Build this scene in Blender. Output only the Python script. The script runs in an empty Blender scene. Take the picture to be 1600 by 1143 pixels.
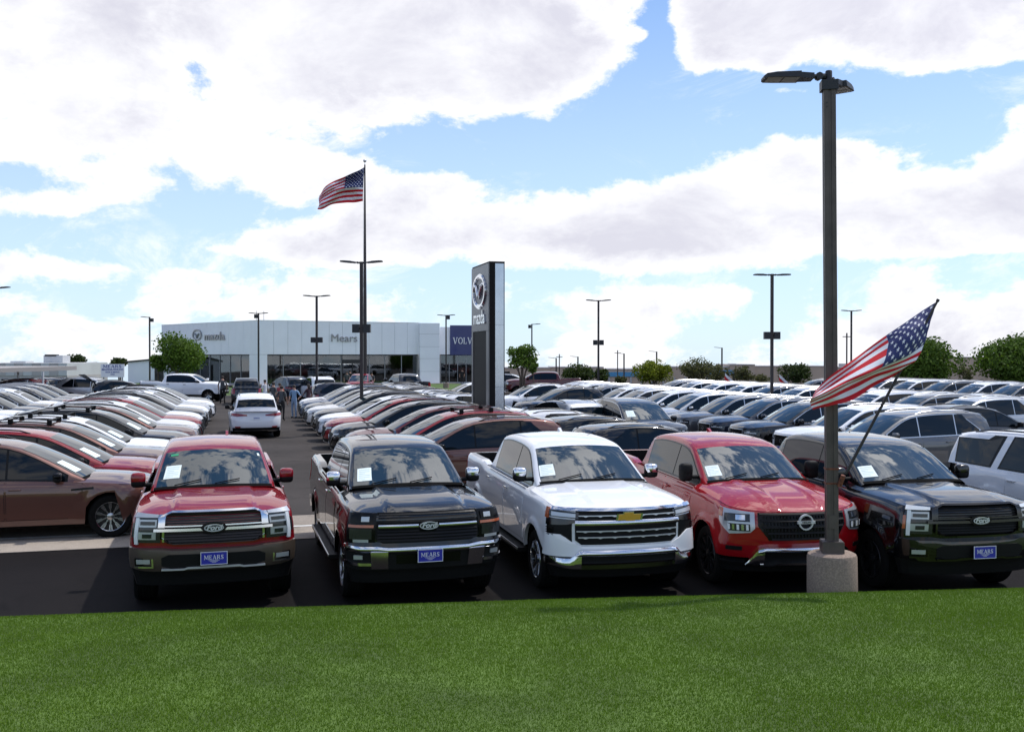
import bpy, bmesh, math, random
import numpy as np
from mathutils import Vector, Matrix

SC = bpy.context.scene
COL = SC.collection
R = math.radians
random.seed(7)

# ------------------------------------------------------------------ camera, sky, sun, exposure
FPX, CX, HZ, CAMH = 1560.0, 800.0, 555.0, 3.2      # focal length in photo pixels, centre, horizon row, eye height
cam_d = bpy.data.cameras.new('camera')
cam = bpy.data.objects.new('camera', cam_d)
COL.objects.link(cam)
cam.location = (0, 0, CAMH)
cam_d.sensor_width = 36.0
cam_d.lens = FPX / 1600.0 * 36.0
cam_d.clip_start = 0.1
cam_d.clip_end = 4000
cam.rotation_euler = (R(90) - math.atan((571.5 - HZ) / FPX), 0, 0)
SC.camera = cam

SUN_EL, SUN_AZ = 62.0, 60.0
sv = Vector((math.sin(R(SUN_AZ)) * math.cos(R(SUN_EL)), math.cos(R(SUN_AZ)) * math.cos(R(SUN_EL)), math.sin(R(SUN_EL))))
sun_d = bpy.data.lights.new('sun', 'SUN')
sun_d.energy = 3.3
sun_d.angle = R(1.2)
sun_d.color = (1.0, 0.955, 0.89)
sun = bpy.data.objects.new('sun', sun_d)
sun.rotation_euler = sv.to_track_quat('Z', 'Y').to_euler()
sun.location = (0, 0, 60)
COL.objects.link(sun)

world = bpy.data.worlds.new("World")
SC.world = world
world.use_nodes = True
SC.view_settings.view_transform = 'Standard'
SC.view_settings.look = 'None'
SC.view_settings.exposure = 0.0
SC.view_settings.gamma = 1.0
SC.view_settings.use_curve_mapping = False


class NT:
    """small helper to write node trees"""
    def __init__(s, tree):
        s.t = tree
        s.t.nodes.clear()

    def n(s, kind, **kw):
        nd = s.t.nodes.new(kind)
        for k, v in kw.items():
            setattr(nd, k, v)
        return nd

    def put(s, sock, v):
        if isinstance(v, bpy.types.NodeSocket):
            s.t.links.new(v, sock)
        elif v is not None:
            sock.default_value = v

    def m(s, op, a, b=None, c=None, clamp=False):
        nd = s.n('ShaderNodeMath', operation=op, use_clamp=clamp)
        s.put(nd.inputs[0], a)
        if b is not None:
            s.put(nd.inputs[1], b)
        if c is not None:
            s.put(nd.inputs[2], c)
        return nd.outputs[0]

    def mapr(s, v, a, b, c=0.0, d=1.0, smooth=True):
        nd = s.n('ShaderNodeMapRange', interpolation_type='SMOOTHSTEP' if smooth else 'LINEAR')
        s.put(nd.inputs[0], v)
        for i, x in enumerate((a, b, c, d)):
            s.put(nd.inputs[i + 1], x)
        return nd.outputs[0]

    def mix(s, f, a, b, blend='MIX'):
        nd = s.n('ShaderNodeMix', data_type='RGBA', blend_type=blend)
        s.put(nd.inputs[0], f)
        s.put(nd.inputs[6], a)
        s.put(nd.inputs[7], b)
        return nd.outputs[2]

    def noise(s, vec, scale, detail=4, rough=0.5, lac=2.0, dist=0.0):
        nd = s.n('ShaderNodeTexNoise')
        if vec is not None:
            s.put(nd.inputs['Vector'], vec)
        nd.inputs['Scale'].default_value = scale
        nd.inputs['Detail'].default_value = detail
        nd.inputs['Roughness'].default_value = rough
        nd.inputs['Lacunarity'].default_value = lac
        nd.inputs['Distortion'].default_value = dist
        return nd.outputs[0]


def build_sky():
    w = NT(world.node_tree)
    sky = w.n('ShaderNodeTexSky', sky_type='NISHITA')
    sky.sun_disc = False
    sky.sun_elevation = R(SUN_EL)
    sky.sun_rotation = R(SUN_AZ)
    sky.altitude = 900
    sky.air_density = 1.0
    sky.dust_density = 0.6
    sky.ozone_density = 2.0
    tc = w.n('ShaderNodeTexCoord')
    d = tc.outputs['Generated']
    sep = w.n('ShaderNodeSeparateXYZ')
    w.put(sep.inputs[0], d)
    x, y, z = sep.outputs
    az = w.m('ARCTAN2', x, y)
    el = w.m('ARCSINE', z)
    # flatten clouds toward the horizon
    vec = w.n('ShaderNodeCombineXYZ')
    w.put(vec.inputs[0], x)
    w.put(vec.inputs[1], y)
    w.put(vec.inputs[2], w.m('MULTIPLY', z, 1.7))
    v = vec.outputs[0]
    n1 = w.noise(v, 3.4, 3, 0.5, 2.1)
    n2 = w.noise(v, 8.5, 12, 0.62, 2.15, 0.15)
    dens = w.m('ADD', w.m('MULTIPLY', w.m('SUBTRACT', n1, 0.5), 1.7), w.m('MULTIPLY', w.m('SUBTRACT', n2, 0.5), 2.3))
    # broad cloud masses and gaps, given as azimuth / elevation of the photo's sky
    def A(px): return math.atan((px - CX) / FPX)
    def E(py): return math.atan((HZ - py) / FPX)
    blobs = [  # px, py, half-width px, half-height px, strength
        (330, 40, 620, 130, 0.70), (200, 235, 420, 75, 0.55), (600, 280, 130, 32, 0.50), (830, 95, 120, 70, 0.50),
        (1420, 40, 330, 75, 0.75), (1140, 50, 90, 60, 0.40),
        (1150, 335, 400, 62, 0.62), (1230, 255, 150, 45, 0.50), (1560, 340, 110, 60, 0.50), (860, 365, 260, 36, 0.50),
        (480, 385, 160, 28, 0.42), (90, 425, 120, 18, 0.45), (50, 345, 70, 16, 0.40), (1585, 215, 40, 18, 0.50),
        (1235, 158, 60, 7, 0.40), (1135, 190, 40, 8, 0.35), (1000, 60, 16, 8, 0.4),
        (820, 240, 220, 46, -0.90), (1010, 170, 110, 60, -0.85), (1420, 190, 190, 34, -0.75), (1030, 50, 26, 70, -0.7),
        (250, 368, 150, 30, -0.65), (230, 415, 170, 12, -0.45), (10, 300, 60, 18, -0.5), (1500, 420, 200, 10, -0.35),
        (1180, 140, 110, 18, -0.3), (1180, 440, 260, 12, -0.35), (640, 430, 200, 8, -0.3),
    ]
    tot = None
    for (px, py, hw, hh, st) in blobs:
        a0, e0 = A(px), E(py)
        sa, se = hw / FPX * math.cos(a0) ** 2, hh / FPX
        da = w.m('DIVIDE', w.m('SUBTRACT', az, a0), sa)
        de = w.m('DIVIDE', w.m('SUBTRACT', el, e0), se)
        r2 = w.m('ADD', w.m('MULTIPLY', da, da), w.m('MULTIPLY', de, de))
        g = w.m('MULTIPLY', w.m('EXPONENT', w.m('MULTIPLY', r2, -0.8)), st)
        tot = g if tot is None else w.m('ADD', tot, g)
    dens = w.m('ADD', dens, tot)
    low = w.mapr(el, 0.0, 0.10, 0.10, -0.05)
    dens = w.m('ADD', dens, low)
    cov = w.mapr(dens, -0.03, 0.22)
    n4 = w.noise(v, 6.0, 10, 0.66, 2.3, 1.2)
    wisp = w.m('MULTIPLY', w.mapr(n4, 0.50, 0.74), w.mapr(dens, -0.75, -0.05, 0.15, 0.75))
    cov = w.m('MAXIMUM', cov, wisp)
    core = w.mapr(dens, 0.12, 0.80)
    n3 = w.noise(v, 5.0, 8, 0.6, 2.2, 0.4)
    shade = w.m('ADD', w.m('MULTIPLY', w.mapr(dens, 0.0, 0.16), 0.22), w.m('MULTIPLY', core, w.mapr(n3, 0.26, 0.70, 0.0, 0.85)), clamp=True)
    cloud0 = w.mix(shade, (1.18, 1.18, 1.19, 1), (0.76, 0.75, 0.84, 1))
    # clouds close to the sun are brighter: forward scattering
    dp = w.n('ShaderNodeVectorMath', operation='DOT_PRODUCT')
    w.put(dp.inputs[0], d)
    dp.inputs[1].default_value = sv
    ang = w.m('ARCCOSINE', dp.outputs['Value'])
    glow = w.m('ADD', 1.0, w.m('MULTIPLY', w.m('EXPONENT', w.m('MULTIPLY', w.m('MULTIPLY', ang, ang), -4.2)), 2.0))
    gl3 = w.n('ShaderNodeCombineXYZ')
    for i_ in range(3): w.put(gl3.inputs[i_], glow)
    cloud = w.mix(1.0, cloud0, gl3.outputs[0], 'MULTIPLY')
    haze = w.mapr(el, -0.02, 0.50, 0.72, 0.0)
    skyc = w.mix(1.0, sky.outputs[0], (0.125, 0.152, 0.180, 1), 'MULTIPLY')
    skyh = w.mix(haze, skyc, (0.76, 0.92, 1.12, 1))
    final = w.mix(w.m('MULTIPLY', cov, 0.96), skyh, cloud)
    bg = w.n('ShaderNodeBackground')
    w.put(bg.inputs[0], final)
    bg.inputs[1].default_value = 1.0
    out = w.n('ShaderNodeOutputWorld')
    w.put(out.inputs[0], bg.outputs[0])


build_sky()

# ------------------------------------------------------------------ object helpers
def tag(o, label=None, cat=None, group=None, kind=None):
    if label: o['label'] = label
    if cat: o['category'] = cat
    if group: o['group'] = group
    if kind: o['kind'] = kind
    return o


def empty(name, loc=(0, 0, 0), rz=0.0, label=None, cat=None, group=None):
    o = bpy.data.objects.new(name, None)
    COL.objects.link(o)
    o.location = loc
    o.rotation_euler = (0, 0, rz)
    o.empty_display_size = 0.1
    return tag(o, label, cat, group)


def link_mesh(name, me, mats, parent=None):
    o = bpy.data.objects.new(name, me)
    COL.objects.link(o)
    if parent is not None:
        o.parent = parent
    if not isinstance(mats, (list, tuple)):
        mats = [mats]
    if len(me.materials) == 0:
        for m_ in mats:
            me.materials.append(m_)
    return o


class MB:
    """collects polygons; build() links them as ONE object"""
    def __init__(s):
        s.v, s.f, s.mi, s.cur = [], [], [], 0

    def add(s, verts, faces, mi=None):
        b = len(s.v)
        s.v.extend([tuple(p) for p in verts])
        for f in faces:
            s.f.append([b + i for i in f])
            s.mi.append(s.cur if mi is None else mi)

    def box(s, x0, x1, y0, y1, z0, z1, mi=None):
        v = [(x, y, z) for z in (z0, z1) for y in (y0, y1) for x in (x0, x1)]
        s.add(v, [(0, 2, 3, 1), (4, 5, 7, 6), (0, 1, 5, 4), (2, 6, 7, 3), (0, 4, 6, 2), (1, 3, 7, 5)], mi)

    def prism(s, poly, a0, a1, axis='x', mi=None):
        """poly in the other two axes, extruded along axis"""
        def P(u, w, a):
            return {'x': (a, u, w), 'y': (u, a, w), 'z': (u, w, a)}[axis]
        n = len(poly)
        v = [P(u, w, a0) for u, w in poly] + [P(u, w, a1) for u, w in poly]
        s.add(v, [list(range(n))[::-1], list(range(n, 2 * n))] + [(i, (i + 1) % n, n + (i + 1) % n, n + i) for i in range(n)], mi)

    def tube(s, pts, r, n=8, mi=None, caps=True):
        pts = [Vector(p) for p in pts]
        rs = r if isinstance(r, (list, tuple)) else [r] * len(pts)
        V, F = [], []
        for i, p in enumerate(pts):
            t = (pts[min(i + 1, len(pts) - 1)] - pts[max(i - 1, 0)]).normalized()
            up = Vector((0, 0, 1)) if abs(t.z) < 0.95 else Vector((1, 0, 0))
            a = t.cross(up).normalized()
            b = t.cross(a).normalized()
            for k in range(n):
                th = 2 * math.pi * k / n
                V.append(p + (a * math.cos(th) + b * math.sin(th)) * rs[i])
        for i in range(len(pts) - 1):
            for k in range(n):
                F.append((i * n + k, i * n + (k + 1) % n, (i + 1) * n + (k + 1) % n, (i + 1) * n + k))
        if caps:
            F.append(list(range(n))[::-1])
            F.append([len(V) - n + k for k in range(n)])
        s.add(V, F, mi)

    def lathe(s, prof, n=24, axis='z', c=(0, 0, 0), mi=None, closed=False):
        """prof: list of (r, a); revolve around axis"""
        V, F = [], []
        for (r, a) in prof:
            for k in range(n):
                th = 2 * math.pi * k / n
                u, w = r * math.cos(th), r * math.sin(th)
                if axis == 'z': p = (c[0] + u, c[1] + w, c[2] + a)
                elif axis == 'y': p = (c[0] + u, c[1] + a, c[2] + w)
                else: p = (c[0] + a, c[1] + u, c[2] + w)
                V.append(p)
        m_ = len(prof)
        for i in range(m_ - 1 + (1 if closed else 0)):
            j = (i + 1) % m_
            for k in range(n):
                F.append((i * n + k, i * n + (k + 1) % n, j * n + (k + 1) % n, j * n + k))
        s.add(V, F, mi)

    def grid(s, P, mi=None, cyc=False):
        """P: list of rows of points"""
        nr, nc = len(P), len(P[0])
        V = [p for row in P for p in row]
        F = []
        for i in range(nr - 1):
            for j in range(nc - 1):
                F.append((i * nc + j, i * nc + j + 1, (i + 1) * nc + j + 1, (i + 1) * nc + j))
        s.add(V, F, mi)

    def mesh(s, name, mats, smooth=None, merge=None, mirror=False, tri=False):
        me = bpy.data.meshes.new(name)
        V, F, MI = s.v, s.f, s.mi
        me.from_pydata([tuple(p) for p in V], [], F)
        if not isinstance(mats, (list, tuple)):
            mats = [mats]
        for m_ in mats:
            me.materials.append(m_)
        me.polygons.foreach_set('material_index', MI)
        bm = bmesh.new()
        bm.from_mesh(me)
        if mirror:
            ret = bmesh.ops.duplicate(bm, geom=bm.verts[:] + bm.edges[:] + bm.faces[:])
            vs = [g for g in ret['geom'] if isinstance(g, bmesh.types.BMVert)]
            fs = [g for g in ret['geom'] if isinstance(g, bmesh.types.BMFace)]
            for v in vs: v.co.y = -v.co.y
            bmesh.ops.reverse_faces(bm, faces=fs)
        if merge:
            bmesh.ops.remove_doubles(bm, verts=bm.verts[:], dist=merge)
        bmesh.ops.recalc_face_normals(bm, faces=bm.faces[:])
        if smooth is not None:
            ca = math.cos(R(smooth))
            for f in bm.faces: f.smooth = True
            for e in bm.edges:
                if len(e.link_faces) == 2:
                    if e.link_faces[0].normal.dot(e.link_faces[1].normal) < ca: e.smooth = False
        bm.to_mesh(me)
        bm.free()
        return me

    def build(s, name, mats, parent=None, smooth=None, merge=None, mirror=False):
        me = s.mesh(name, mats, smooth, merge, mirror)
        return link_mesh(name, me, [], parent)


def rbox(mb, c, size, r, mi=None, k=4):
    """rounded box (superellipsoid-like) as a grid sphere"""
    cx, cy, cz = c
    hx, hy, hz = [q / 2 for q in size]
    n, m_ = 6 * 2, 8
    def sp(v, p):
        return math.copysign(abs(v) ** p, v)
    V, F = [], []
    pw = r
    N, M = 16, 9
    for i in range(M):
        ph = -math.pi / 2 + math.pi * i / (M - 1)
        for j in range(N):
            th = 2 * math.pi * j / N
            V.append((cx + hx * sp(math.cos(ph), pw) * sp(math.cos(th), pw), cy + hy * sp(math.cos(ph), pw) * sp(math.sin(th), pw), cz + hz * sp(math.sin(ph), pw)))
    for i in range(M - 1):
        for j in range(N):
            F.append((i * N + j, i * N + (j + 1) % N, (i + 1) * N + (j + 1) % N, (i + 1) * N + j))
    mb.add(V, F, mi)


# ------------------------------------------------------------------ materials
MATS = {}
def pbr(name, col, rough=0.5, metal=0.0, coat=0.0, coatr=0.03, spec=0.5, bump=None, vary=None, trans=0.0, ior=1.5, coati=1.5):
    m_ = bpy.data.materials.new(name)
    m_.use_nodes = True
    t = NT(m_.node_tree)
    b = t.n('ShaderNodeBsdfPrincipled')
    o = t.n('ShaderNodeOutputMaterial')
    t.t.links.new(b.outputs[0], o.inputs[0])
    b.inputs['Base Color'].default_value = (*col, 1)
    b.inputs['Roughness'].default_value = rough
    b.inputs['Metallic'].default_value = metal
    b.inputs['IOR'].default_value = ior
    b.inputs['Coat Weight'].default_value = coat
    b.inputs['Coat Roughness'].default_value = coatr
    b.inputs['Coat IOR'].default_value = coati
    b.inputs['Specular IOR Level'].default_value = spec
    b.inputs['Transmission Weight'].default_value = trans
    if vary or bump:
        tc = t.n('ShaderNodeTexCoord')
        ob = tc.outputs['Object']
    if vary:                      # (scale, amount, detail)
        nz = t.noise(ob, vary[0], vary[2] if len(vary) > 2 else 4, 0.6)
        lo = tuple(c * (1 - vary[1]) for c in col) + (1,)
        hi = tuple(min(1, c * (1 + vary[1])) for c in col) + (1,)
        t.put(b.inputs['Base Color'], t.mix(t.mapr(nz, 0.3, 0.7), lo, hi))
    if bump:                      # (scale, strength, distance)
        nz = t.noise(ob, bump[0], 5, 0.6)
        bp = t.n('ShaderNodeBump')
        bp.inputs['Strength'].default_value = bump[1]
        bp.inputs['Distance'].default_value = bump[2]
        t.put(bp.inputs['Height'], nz)
        t.put(b.inputs['Normal'], bp.outputs[0])
    MATS[name] = m_
    return m_


def paint(name, col, metal=0.0, rough=0.45):
    return pbr(name, col, rough, metal, coat=1.0, coatr=0.012, spec=0.10, coati=1.6)


paint('paint_red', (0.22, 0.002, 0.008), 0.0, 0.5)
paint('paint_bright_red', (0.30, 0.002, 0.007), 0.0, 0.5)
paint('paint_black', (0.0022, 0.0022, 0.003), 0.0, 0.3)
paint('paint_navy', (0.008, 0.014, 0.03), 0.3, 0.35)
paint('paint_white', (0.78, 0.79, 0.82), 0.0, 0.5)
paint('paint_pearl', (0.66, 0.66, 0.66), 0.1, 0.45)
paint('paint_brown', (0.125, 0.055, 0.042), 0.45, 0.4)
paint('paint_grey', (0.10, 0.105, 0.115), 0.5, 0.4)
paint('paint_dark_grey', (0.035, 0.038, 0.045), 0.4, 0.4)
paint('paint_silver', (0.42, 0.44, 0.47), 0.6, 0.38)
paint('paint_blue_grey', (0.10, 0.13, 0.19), 0.4, 0.4)
paint('paint_maroon', (0.085, 0.004, 0.008), 0.0, 0.4)
pbr('paint_taupe', (0.070, 0.054, 0.042), 0.35, 0.2, coat=0.25, spec=0.3)
pbr('glass', (0.002, 0.005, 0.008), 0.01, 0.0, spec=0.42, ior=1.5)
pbr('glass_screen', (0.004, 0.016, 0.022), 0.01, 0.0, spec=0.5, ior=1.9)
pbr('chrome', (0.72, 0.73, 0.76), 0.13, 1.0)
pbr('dark_chrome', (0.07, 0.068, 0.066), 0.22, 1.0)
pbr('satin', (0.55, 0.56, 0.58), 0.3, 1.0)
pbr('black_gloss', (0.003, 0.003, 0.0035), 0.22, 0.0, spec=0.22)
pbr('plastic', (0.006, 0.006, 0.0065), 0.6, spec=0.2)
pbr('underbody', (0.004, 0.004, 0.004), 0.9, spec=0.1)
pbr('tyre', (0.006, 0.006, 0.006), 0.85, spec=0.15, bump=(60, 0.3, 0.004))
pbr('alloy', (0.42, 0.43, 0.45), 0.22, 1.0)
pbr('alloy_dark', (0.03, 0.03, 0.032), 0.3, 0.6)
pbr('lamp_clear', (0.50, 0.52, 0.55), 0.30, 0.45, coat=0.5)
pbr('lamp_dark', (0.022, 0.023, 0.026), 0.25, 0.1, coat=0.5)
pbr('lamp_white', (0.80, 0.82, 0.85), 0.2, 0.0, coat=1.0)
pbr('lamp_red', (0.28, 0.006, 0.006), 0.15, 0.0, coat=1.0)
pbr('lamp_amber', (0.42, 0.085, 0.02), 0.2, 0.0, coat=1.0)
pbr('slat_bronze', (0.020, 0.014, 0.012), 0.35, 0.3)
pbr('badge_silver', (0.62, 0.63, 0.65), 0.42, 0.5)
pbr('gold', (0.70, 0.40, 0.06), 0.35, 0.7)
pbr('paper', (0.72, 0.80, 0.78), 0.7)
pbr('paper_ink', (0.50, 0.62, 0.61), 0.7)
pbr('plate_blue', (0.020, 0.022, 0.34), 0.35, coat=0.4)
pbr('plate_white', (0.75, 0.76, 0.78), 0.5)
pbr('badge_blue', (0.006, 0.010, 0.022), 0.2, coat=1.0)
pbr('pole_bronze', (0.080, 0.064, 0.056), 0.5, 0.2, vary=(3, 0.2))
pbr('pole_dark', (0.035, 0.028, 0.028), 0.5, 0.2)
pbr('fixture', (0.018, 0.020, 0.024), 0.5, 0.2)
pbr('lens', (0.22, 0.17, 0.13), 0.35)
pbr('rust', (0.16, 0.05, 0.025), 0.8, vary=(30, 0.5))
pbr('white_panel', (0.86, 0.88, 0.92), 0.42, spec=0.4, vary=(0.5, 0.025))
pbr('white_wall', (0.52, 0.53, 0.54), 0.7, vary=(0.4, 0.06))
pbr('grey_wall', (0.42, 0.40, 0.40), 0.8, vary=(0.6, 0.08))
pbr('tan_wall', (0.50, 0.38, 0.29), 0.85, vary=(0.08, 0.08))
pbr('blue_band', (0.07, 0.27, 0.48), 0.5)
pbr('dark_metal', (0.03, 0.03, 0.033), 0.4, 0.4)
pbr('mullion', (0.30, 0.31, 0.33), 0.4, 0.5)
pbr('pylon_dark', (0.006, 0.005, 0.0055), 0.6, 0.0, spec=0.2)
pbr('pylon_grey', (0.17, 0.165, 0.172), 0.38, 0.55)
pbr('pylon_silver', (0.50, 0.53, 0.58), 0.16, 0.9, vary=(2.2, 0.06))
pbr('sign_blue', (0.018, 0.028, 0.145), 0.35, coat=0.3)
pbr('sign_white', (0.82, 0.83, 0.85), 0.4)
pbr('sign_grey', (0.30, 0.305, 0.32), 0.3, 0.4)
pbr('sign_ink', (0.03, 0.06, 0.30), 0.5)
pbr('carport', (0.34, 0.31, 0.29), 0.5, 0.3)
pbr('interior', (0.20, 0.165, 0.13), 0.8, vary=(0.8, 0.5))
pbr('interior_dark', (0.035, 0.032, 0.030), 0.7, vary=(1.5, 0.6))
pbr('flag_red', (0.56, 0.006, 0.018), 0.75)
pbr('flag_white', (0.76, 0.76, 0.80), 0.75)
pbr('flag_blue', (0.026, 0.034, 0.135), 0.75)
pbr('skin', (0.42, 0.24, 0.17), 0.6)
pbr('hair', (0.025, 0.015, 0.010), 0.7)
pbr('bark', (0.10, 0.075, 0.055), 0.9, bump=(12, 0.8, 0.03))
for nm, c in (('cloth_grey', (0.075, 0.08, 0.085)), ('cloth_black', (0.012, 0.011, 0.012)), ('cloth_blue', (0.20, 0.31, 0.46)),
              ('cloth_jeans', (0.22, 0.30, 0.42)), ('cloth_white', (0.70, 0.70, 0.72)), ('cloth_maroon', (0.055, 0.025, 0.035)), ('cloth_red', (0.35, 0.06, 0.07))):
    pbr(nm, c, 0.85)
M = MATS


def leaf_mat(name, col, var=0.45):
    m_ = bpy.data.materials.new(name)
    m_.use_nodes = True
    t = NT(m_.node_tree)
    at = t.n('ShaderNodeAttribute', attribute_name='tone')
    lo = tuple(c * (1 - var) for c in col) + (1,)
    hi = (min(1, col[0] * (1 + 1.5 * var)), min(1, col[1] * (1 + var)), col[2] * (1 + 0.3 * var), 1)
    c = t.mix(at.outputs['Fac'], lo, hi)
    b = t.n('ShaderNodeBsdfPrincipled')
    t.put(b.inputs['Base Color'], c)
    b.inputs['Roughness'].default_value = 0.65
    b.inputs['Specular IOR Level'].default_value = 0.15
    tr = t.n('ShaderNodeBsdfTranslucent')
    t.put(tr.inputs[0], t.mix(1.0, c, (1.2, 1.3, 0.7, 1), 'MULTIPLY'))
    mx = t.n('ShaderNodeMixShader')
    mx.inputs[0].default_value = 0.28
    t.t.links.new(b.outputs[0], mx.inputs[1])
    t.t.links.new(tr.outputs[0], mx.inputs[2])
    o = t.n('ShaderNodeOutputMaterial')
    t.t.links.new(mx.outputs[0], o.inputs[0])
    MATS[name] = m_
    return m_


leaf_mat('leaf_green', (0.072, 0.135, 0.024))
leaf_mat('leaf_yellow', (0.13, 0.17, 0.018))
leaf_mat('leaf_olive', (0.085, 0.095, 0.050))
leaf_mat('leaf_dark', (0.04, 0.065, 0.022))
leaf_mat('grass_blade', (0.112, 0.200, 0.025), 0.25)


# ------------------------------------------------------------------ lettering
_txt = {}
def text_mesh(s, size, ext=0.0, shear=0.0, bold=0.0, sx=1.0):
    cu = bpy.data.curves.new('letters', 'FONT')
    cu.body = s
    cu.size = size
    cu.extrude = ext
    cu.shear = shear
    cu.offset = bold
    cu.align_x = 'CENTER'
    cu.align_y = 'CENTER'
    cu.resolution_u = 3
    ob = bpy.data.objects.new('letters', cu)
    COL.objects.link(ob)
    dg = bpy.context.evaluated_depsgraph_get()
    me = bpy.data.meshes.new_from_object(ob.evaluated_get(dg))
    COL.objects.unlink(ob)
    bpy.data.objects.remove(ob)
    for v in me.vertices:
        v.co.x *= sx
    return me


# strokes for a slab-serif alphabet, each glyph in a 1-high box
GL = {
    'M': (1.15, [((.06, 0), (.06, 1), .09), ((1.0, 0), (1.0, 1), .17), ((.1, 1), (.55, .12), .17), ((.96, 1), (.55, .12), .08)], [(-.06, .2, 0), (.84, 1.16, 0), (-.06, .2, 1), (.9, 1.16, 1)]),
    'E': (.80, [((.16, 0), (.16, 1), .17), ((.1, .04), (.68, .04), .08), ((.1, .96), (.66, .96), .08), ((.16, .5), (.48, .5), .08), ((.66, .0), (.66, .26), .07), ((.64, .75), (.64, 1), .07), ((.48, .38), (.48, .62), .06)], [(0, .2, 0), (0, .2, 1)]),
    'A': (1.0, [((.12, 0), (.48, 1), .08), ((.86, 0), (.5, 1), .18), ((.25, .34), (.72, .34), .08)], [(-.02, .26, 0), (.68, 1.02, 0)]),
    'R': (.95, [((.16, 0), (.16, 1), .17), ((.1, .96), (.5, .96), .08), ((.5, .96), (.66, .86), .12), ((.68, .88), (.68, .62), .15), ((.66, .62), (.5, .5), .12), ((.16, .5), (.52, .5), .08), ((.48, .5), (.82, .03), .17)], [(0, .32, 0), (0, .2, 1), (.76, .98, 0)]),
    'S': (.75, [((.1, 0), (.1, .3), .07), ((.1, .1), (.35, .03), .09), ((.35, .03), (.58, .12), .12), ((.58, .1), (.6, .32), .16), ((.6, .34), (.14, .64), .18), ((.12, .62), (.14, .86), .14), ((.14, .88), (.36, .97), .11), ((.36, .97), (.58, .88), .09), ((.6, 1), (.6, .72), .07)], []),
    'V': (1.0, [((.14, 1), (.5, 0), .19), ((.88, 1), (.52, 0), .10)], [(-.04, .34, 1), (.7, 1.06, 1)]),
    'O': (1.0, None, []),
    'L': (.78, [((.16, 0), (.16, 1), .17), ((.1, .04), (.7, .04), .08), ((.68, 0), (.68, .3), .07)], [(0, .32, 1), (0, .2, 0)]),
}


def serif_text(mb, s, size, origin, ux, uy, un, depth=0.01, mi=None, gap=.14):
    """slab-serif capitals built from thin prisms; origin = centre"""
    ux, uy, un = Vector(ux), Vector(uy), Vector(un)
    W = sum(GL[c][0] + gap for c in s) - gap
    x0 = -W / 2
    o = Vector(origin)

    def bar(p, q, w):
        p, q = Vector(p), Vector(q)
        d = (q - p)
        d.normalize()
        n_ = Vector((-d.y, d.x)) * w / 2
        c = [p - n_, q - n_, q + n_, p + n_]
        V = []
        for k in (0, depth):
            for a in c:
                V.append(o + ux * ((a.x) * size) + uy * ((a.y - .5) * size) + un * k)
        mb.add(V, [(3, 2, 1, 0), (4, 5, 6, 7), (0, 1, 5, 4), (1, 2, 6, 5), (2, 3, 7, 6), (3, 0, 4, 7)], mi)
    for c in s:
        w, st, se = GL[c]
        if st is None:
            N = 16
            for k in range(N):
                a, b = 2 * math.pi * k / N, 2 * math.pi * (k + 1) / N
                wd = .07 + .11 * abs(math.cos((a + b) / 2))
                bar((x0 + .5 + .42 * math.cos(a), .5 + .47 * math.sin(a)), (x0 + .5 + .42 * math.cos(b), .5 + .47 * math.sin(b)), wd)
        else:
            for p, q, wd in st:
                bar((x0 + p[0], p[1]), (x0 + q[0], q[1]), wd)
        for a, b, yy in se:
            yy = .035 if yy == 0 else .965
            bar((x0 + a, yy), (x0 + b, yy), .07)
        x0 += w + gap


def ellipse(mb, c, ax, ay, an, a, b, d0, d1, n=24, mi=None, inner=None):
    """elliptic disc or ring, from d0 to d1 along an"""
    c, ax, ay, an = Vector(c), Vector(ax), Vector(ay), Vector(an)
    def ring(f, d):
        return [c + ax * (a * f[0] * math.cos(2 * math.pi * k / n)) + ay * (b * f[1] * math.sin(2 * math.pi * k / n)) + an * d for k in range(n)]
    if inner is None:
        V = ring((1, 1), d0) + ring((1, 1), d1)
        F = [list(range(n))[::-1], list(range(n, 2 * n))] + [(k, (k + 1) % n, n + (k + 1) % n, n + k) for k in range(n)]
        mb.add(V, F, mi)
    else:
        fi = ((a - inner) / a, (b - inner) / b)
        V = ring((1, 1), d0) + ring((1, 1), d1) + ring(fi, d1) + ring(fi, d0)
        F = []
        for q in range(4):
            r = (q + 1) % 4
            for k in range(n):
                F.append((q * n + k, q * n + (k + 1) % n, r * n + (k + 1) % n, r * n + k))
        mb.add(V, F, mi)

# ------------------------------------------------------------------ vehicles
def pl(x, pts, sm=0.0):
    xs = [p[0] for p in pts]
    ys = [p[1] for p in pts]
    if sm:
        return float(np.mean(np.interp([x - sm, x - sm / 2, x, x + sm / 2, x + sm], xs, ys)))
    return float(np.interp(x, xs, ys))


def smst(a, b, x):
    t = min(1.0, max(0.0, (x - a) / (b - a)))
    return t * t * (3 - 2 * t)


def chaikin(p, n=2):
    for _ in range(n):
        q = [p[0]]
        for a, b in zip(p[:-1], p[1:]):
            q.append((a[0] * .75 + b[0] * .25, a[1] * .75 + b[1] * .25))
            q.append((a[0] * .25 + b[0] * .75, a[1] * .25 + b[1] * .75))
        q.append(p[-1])
        p = q
    return p


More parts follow.
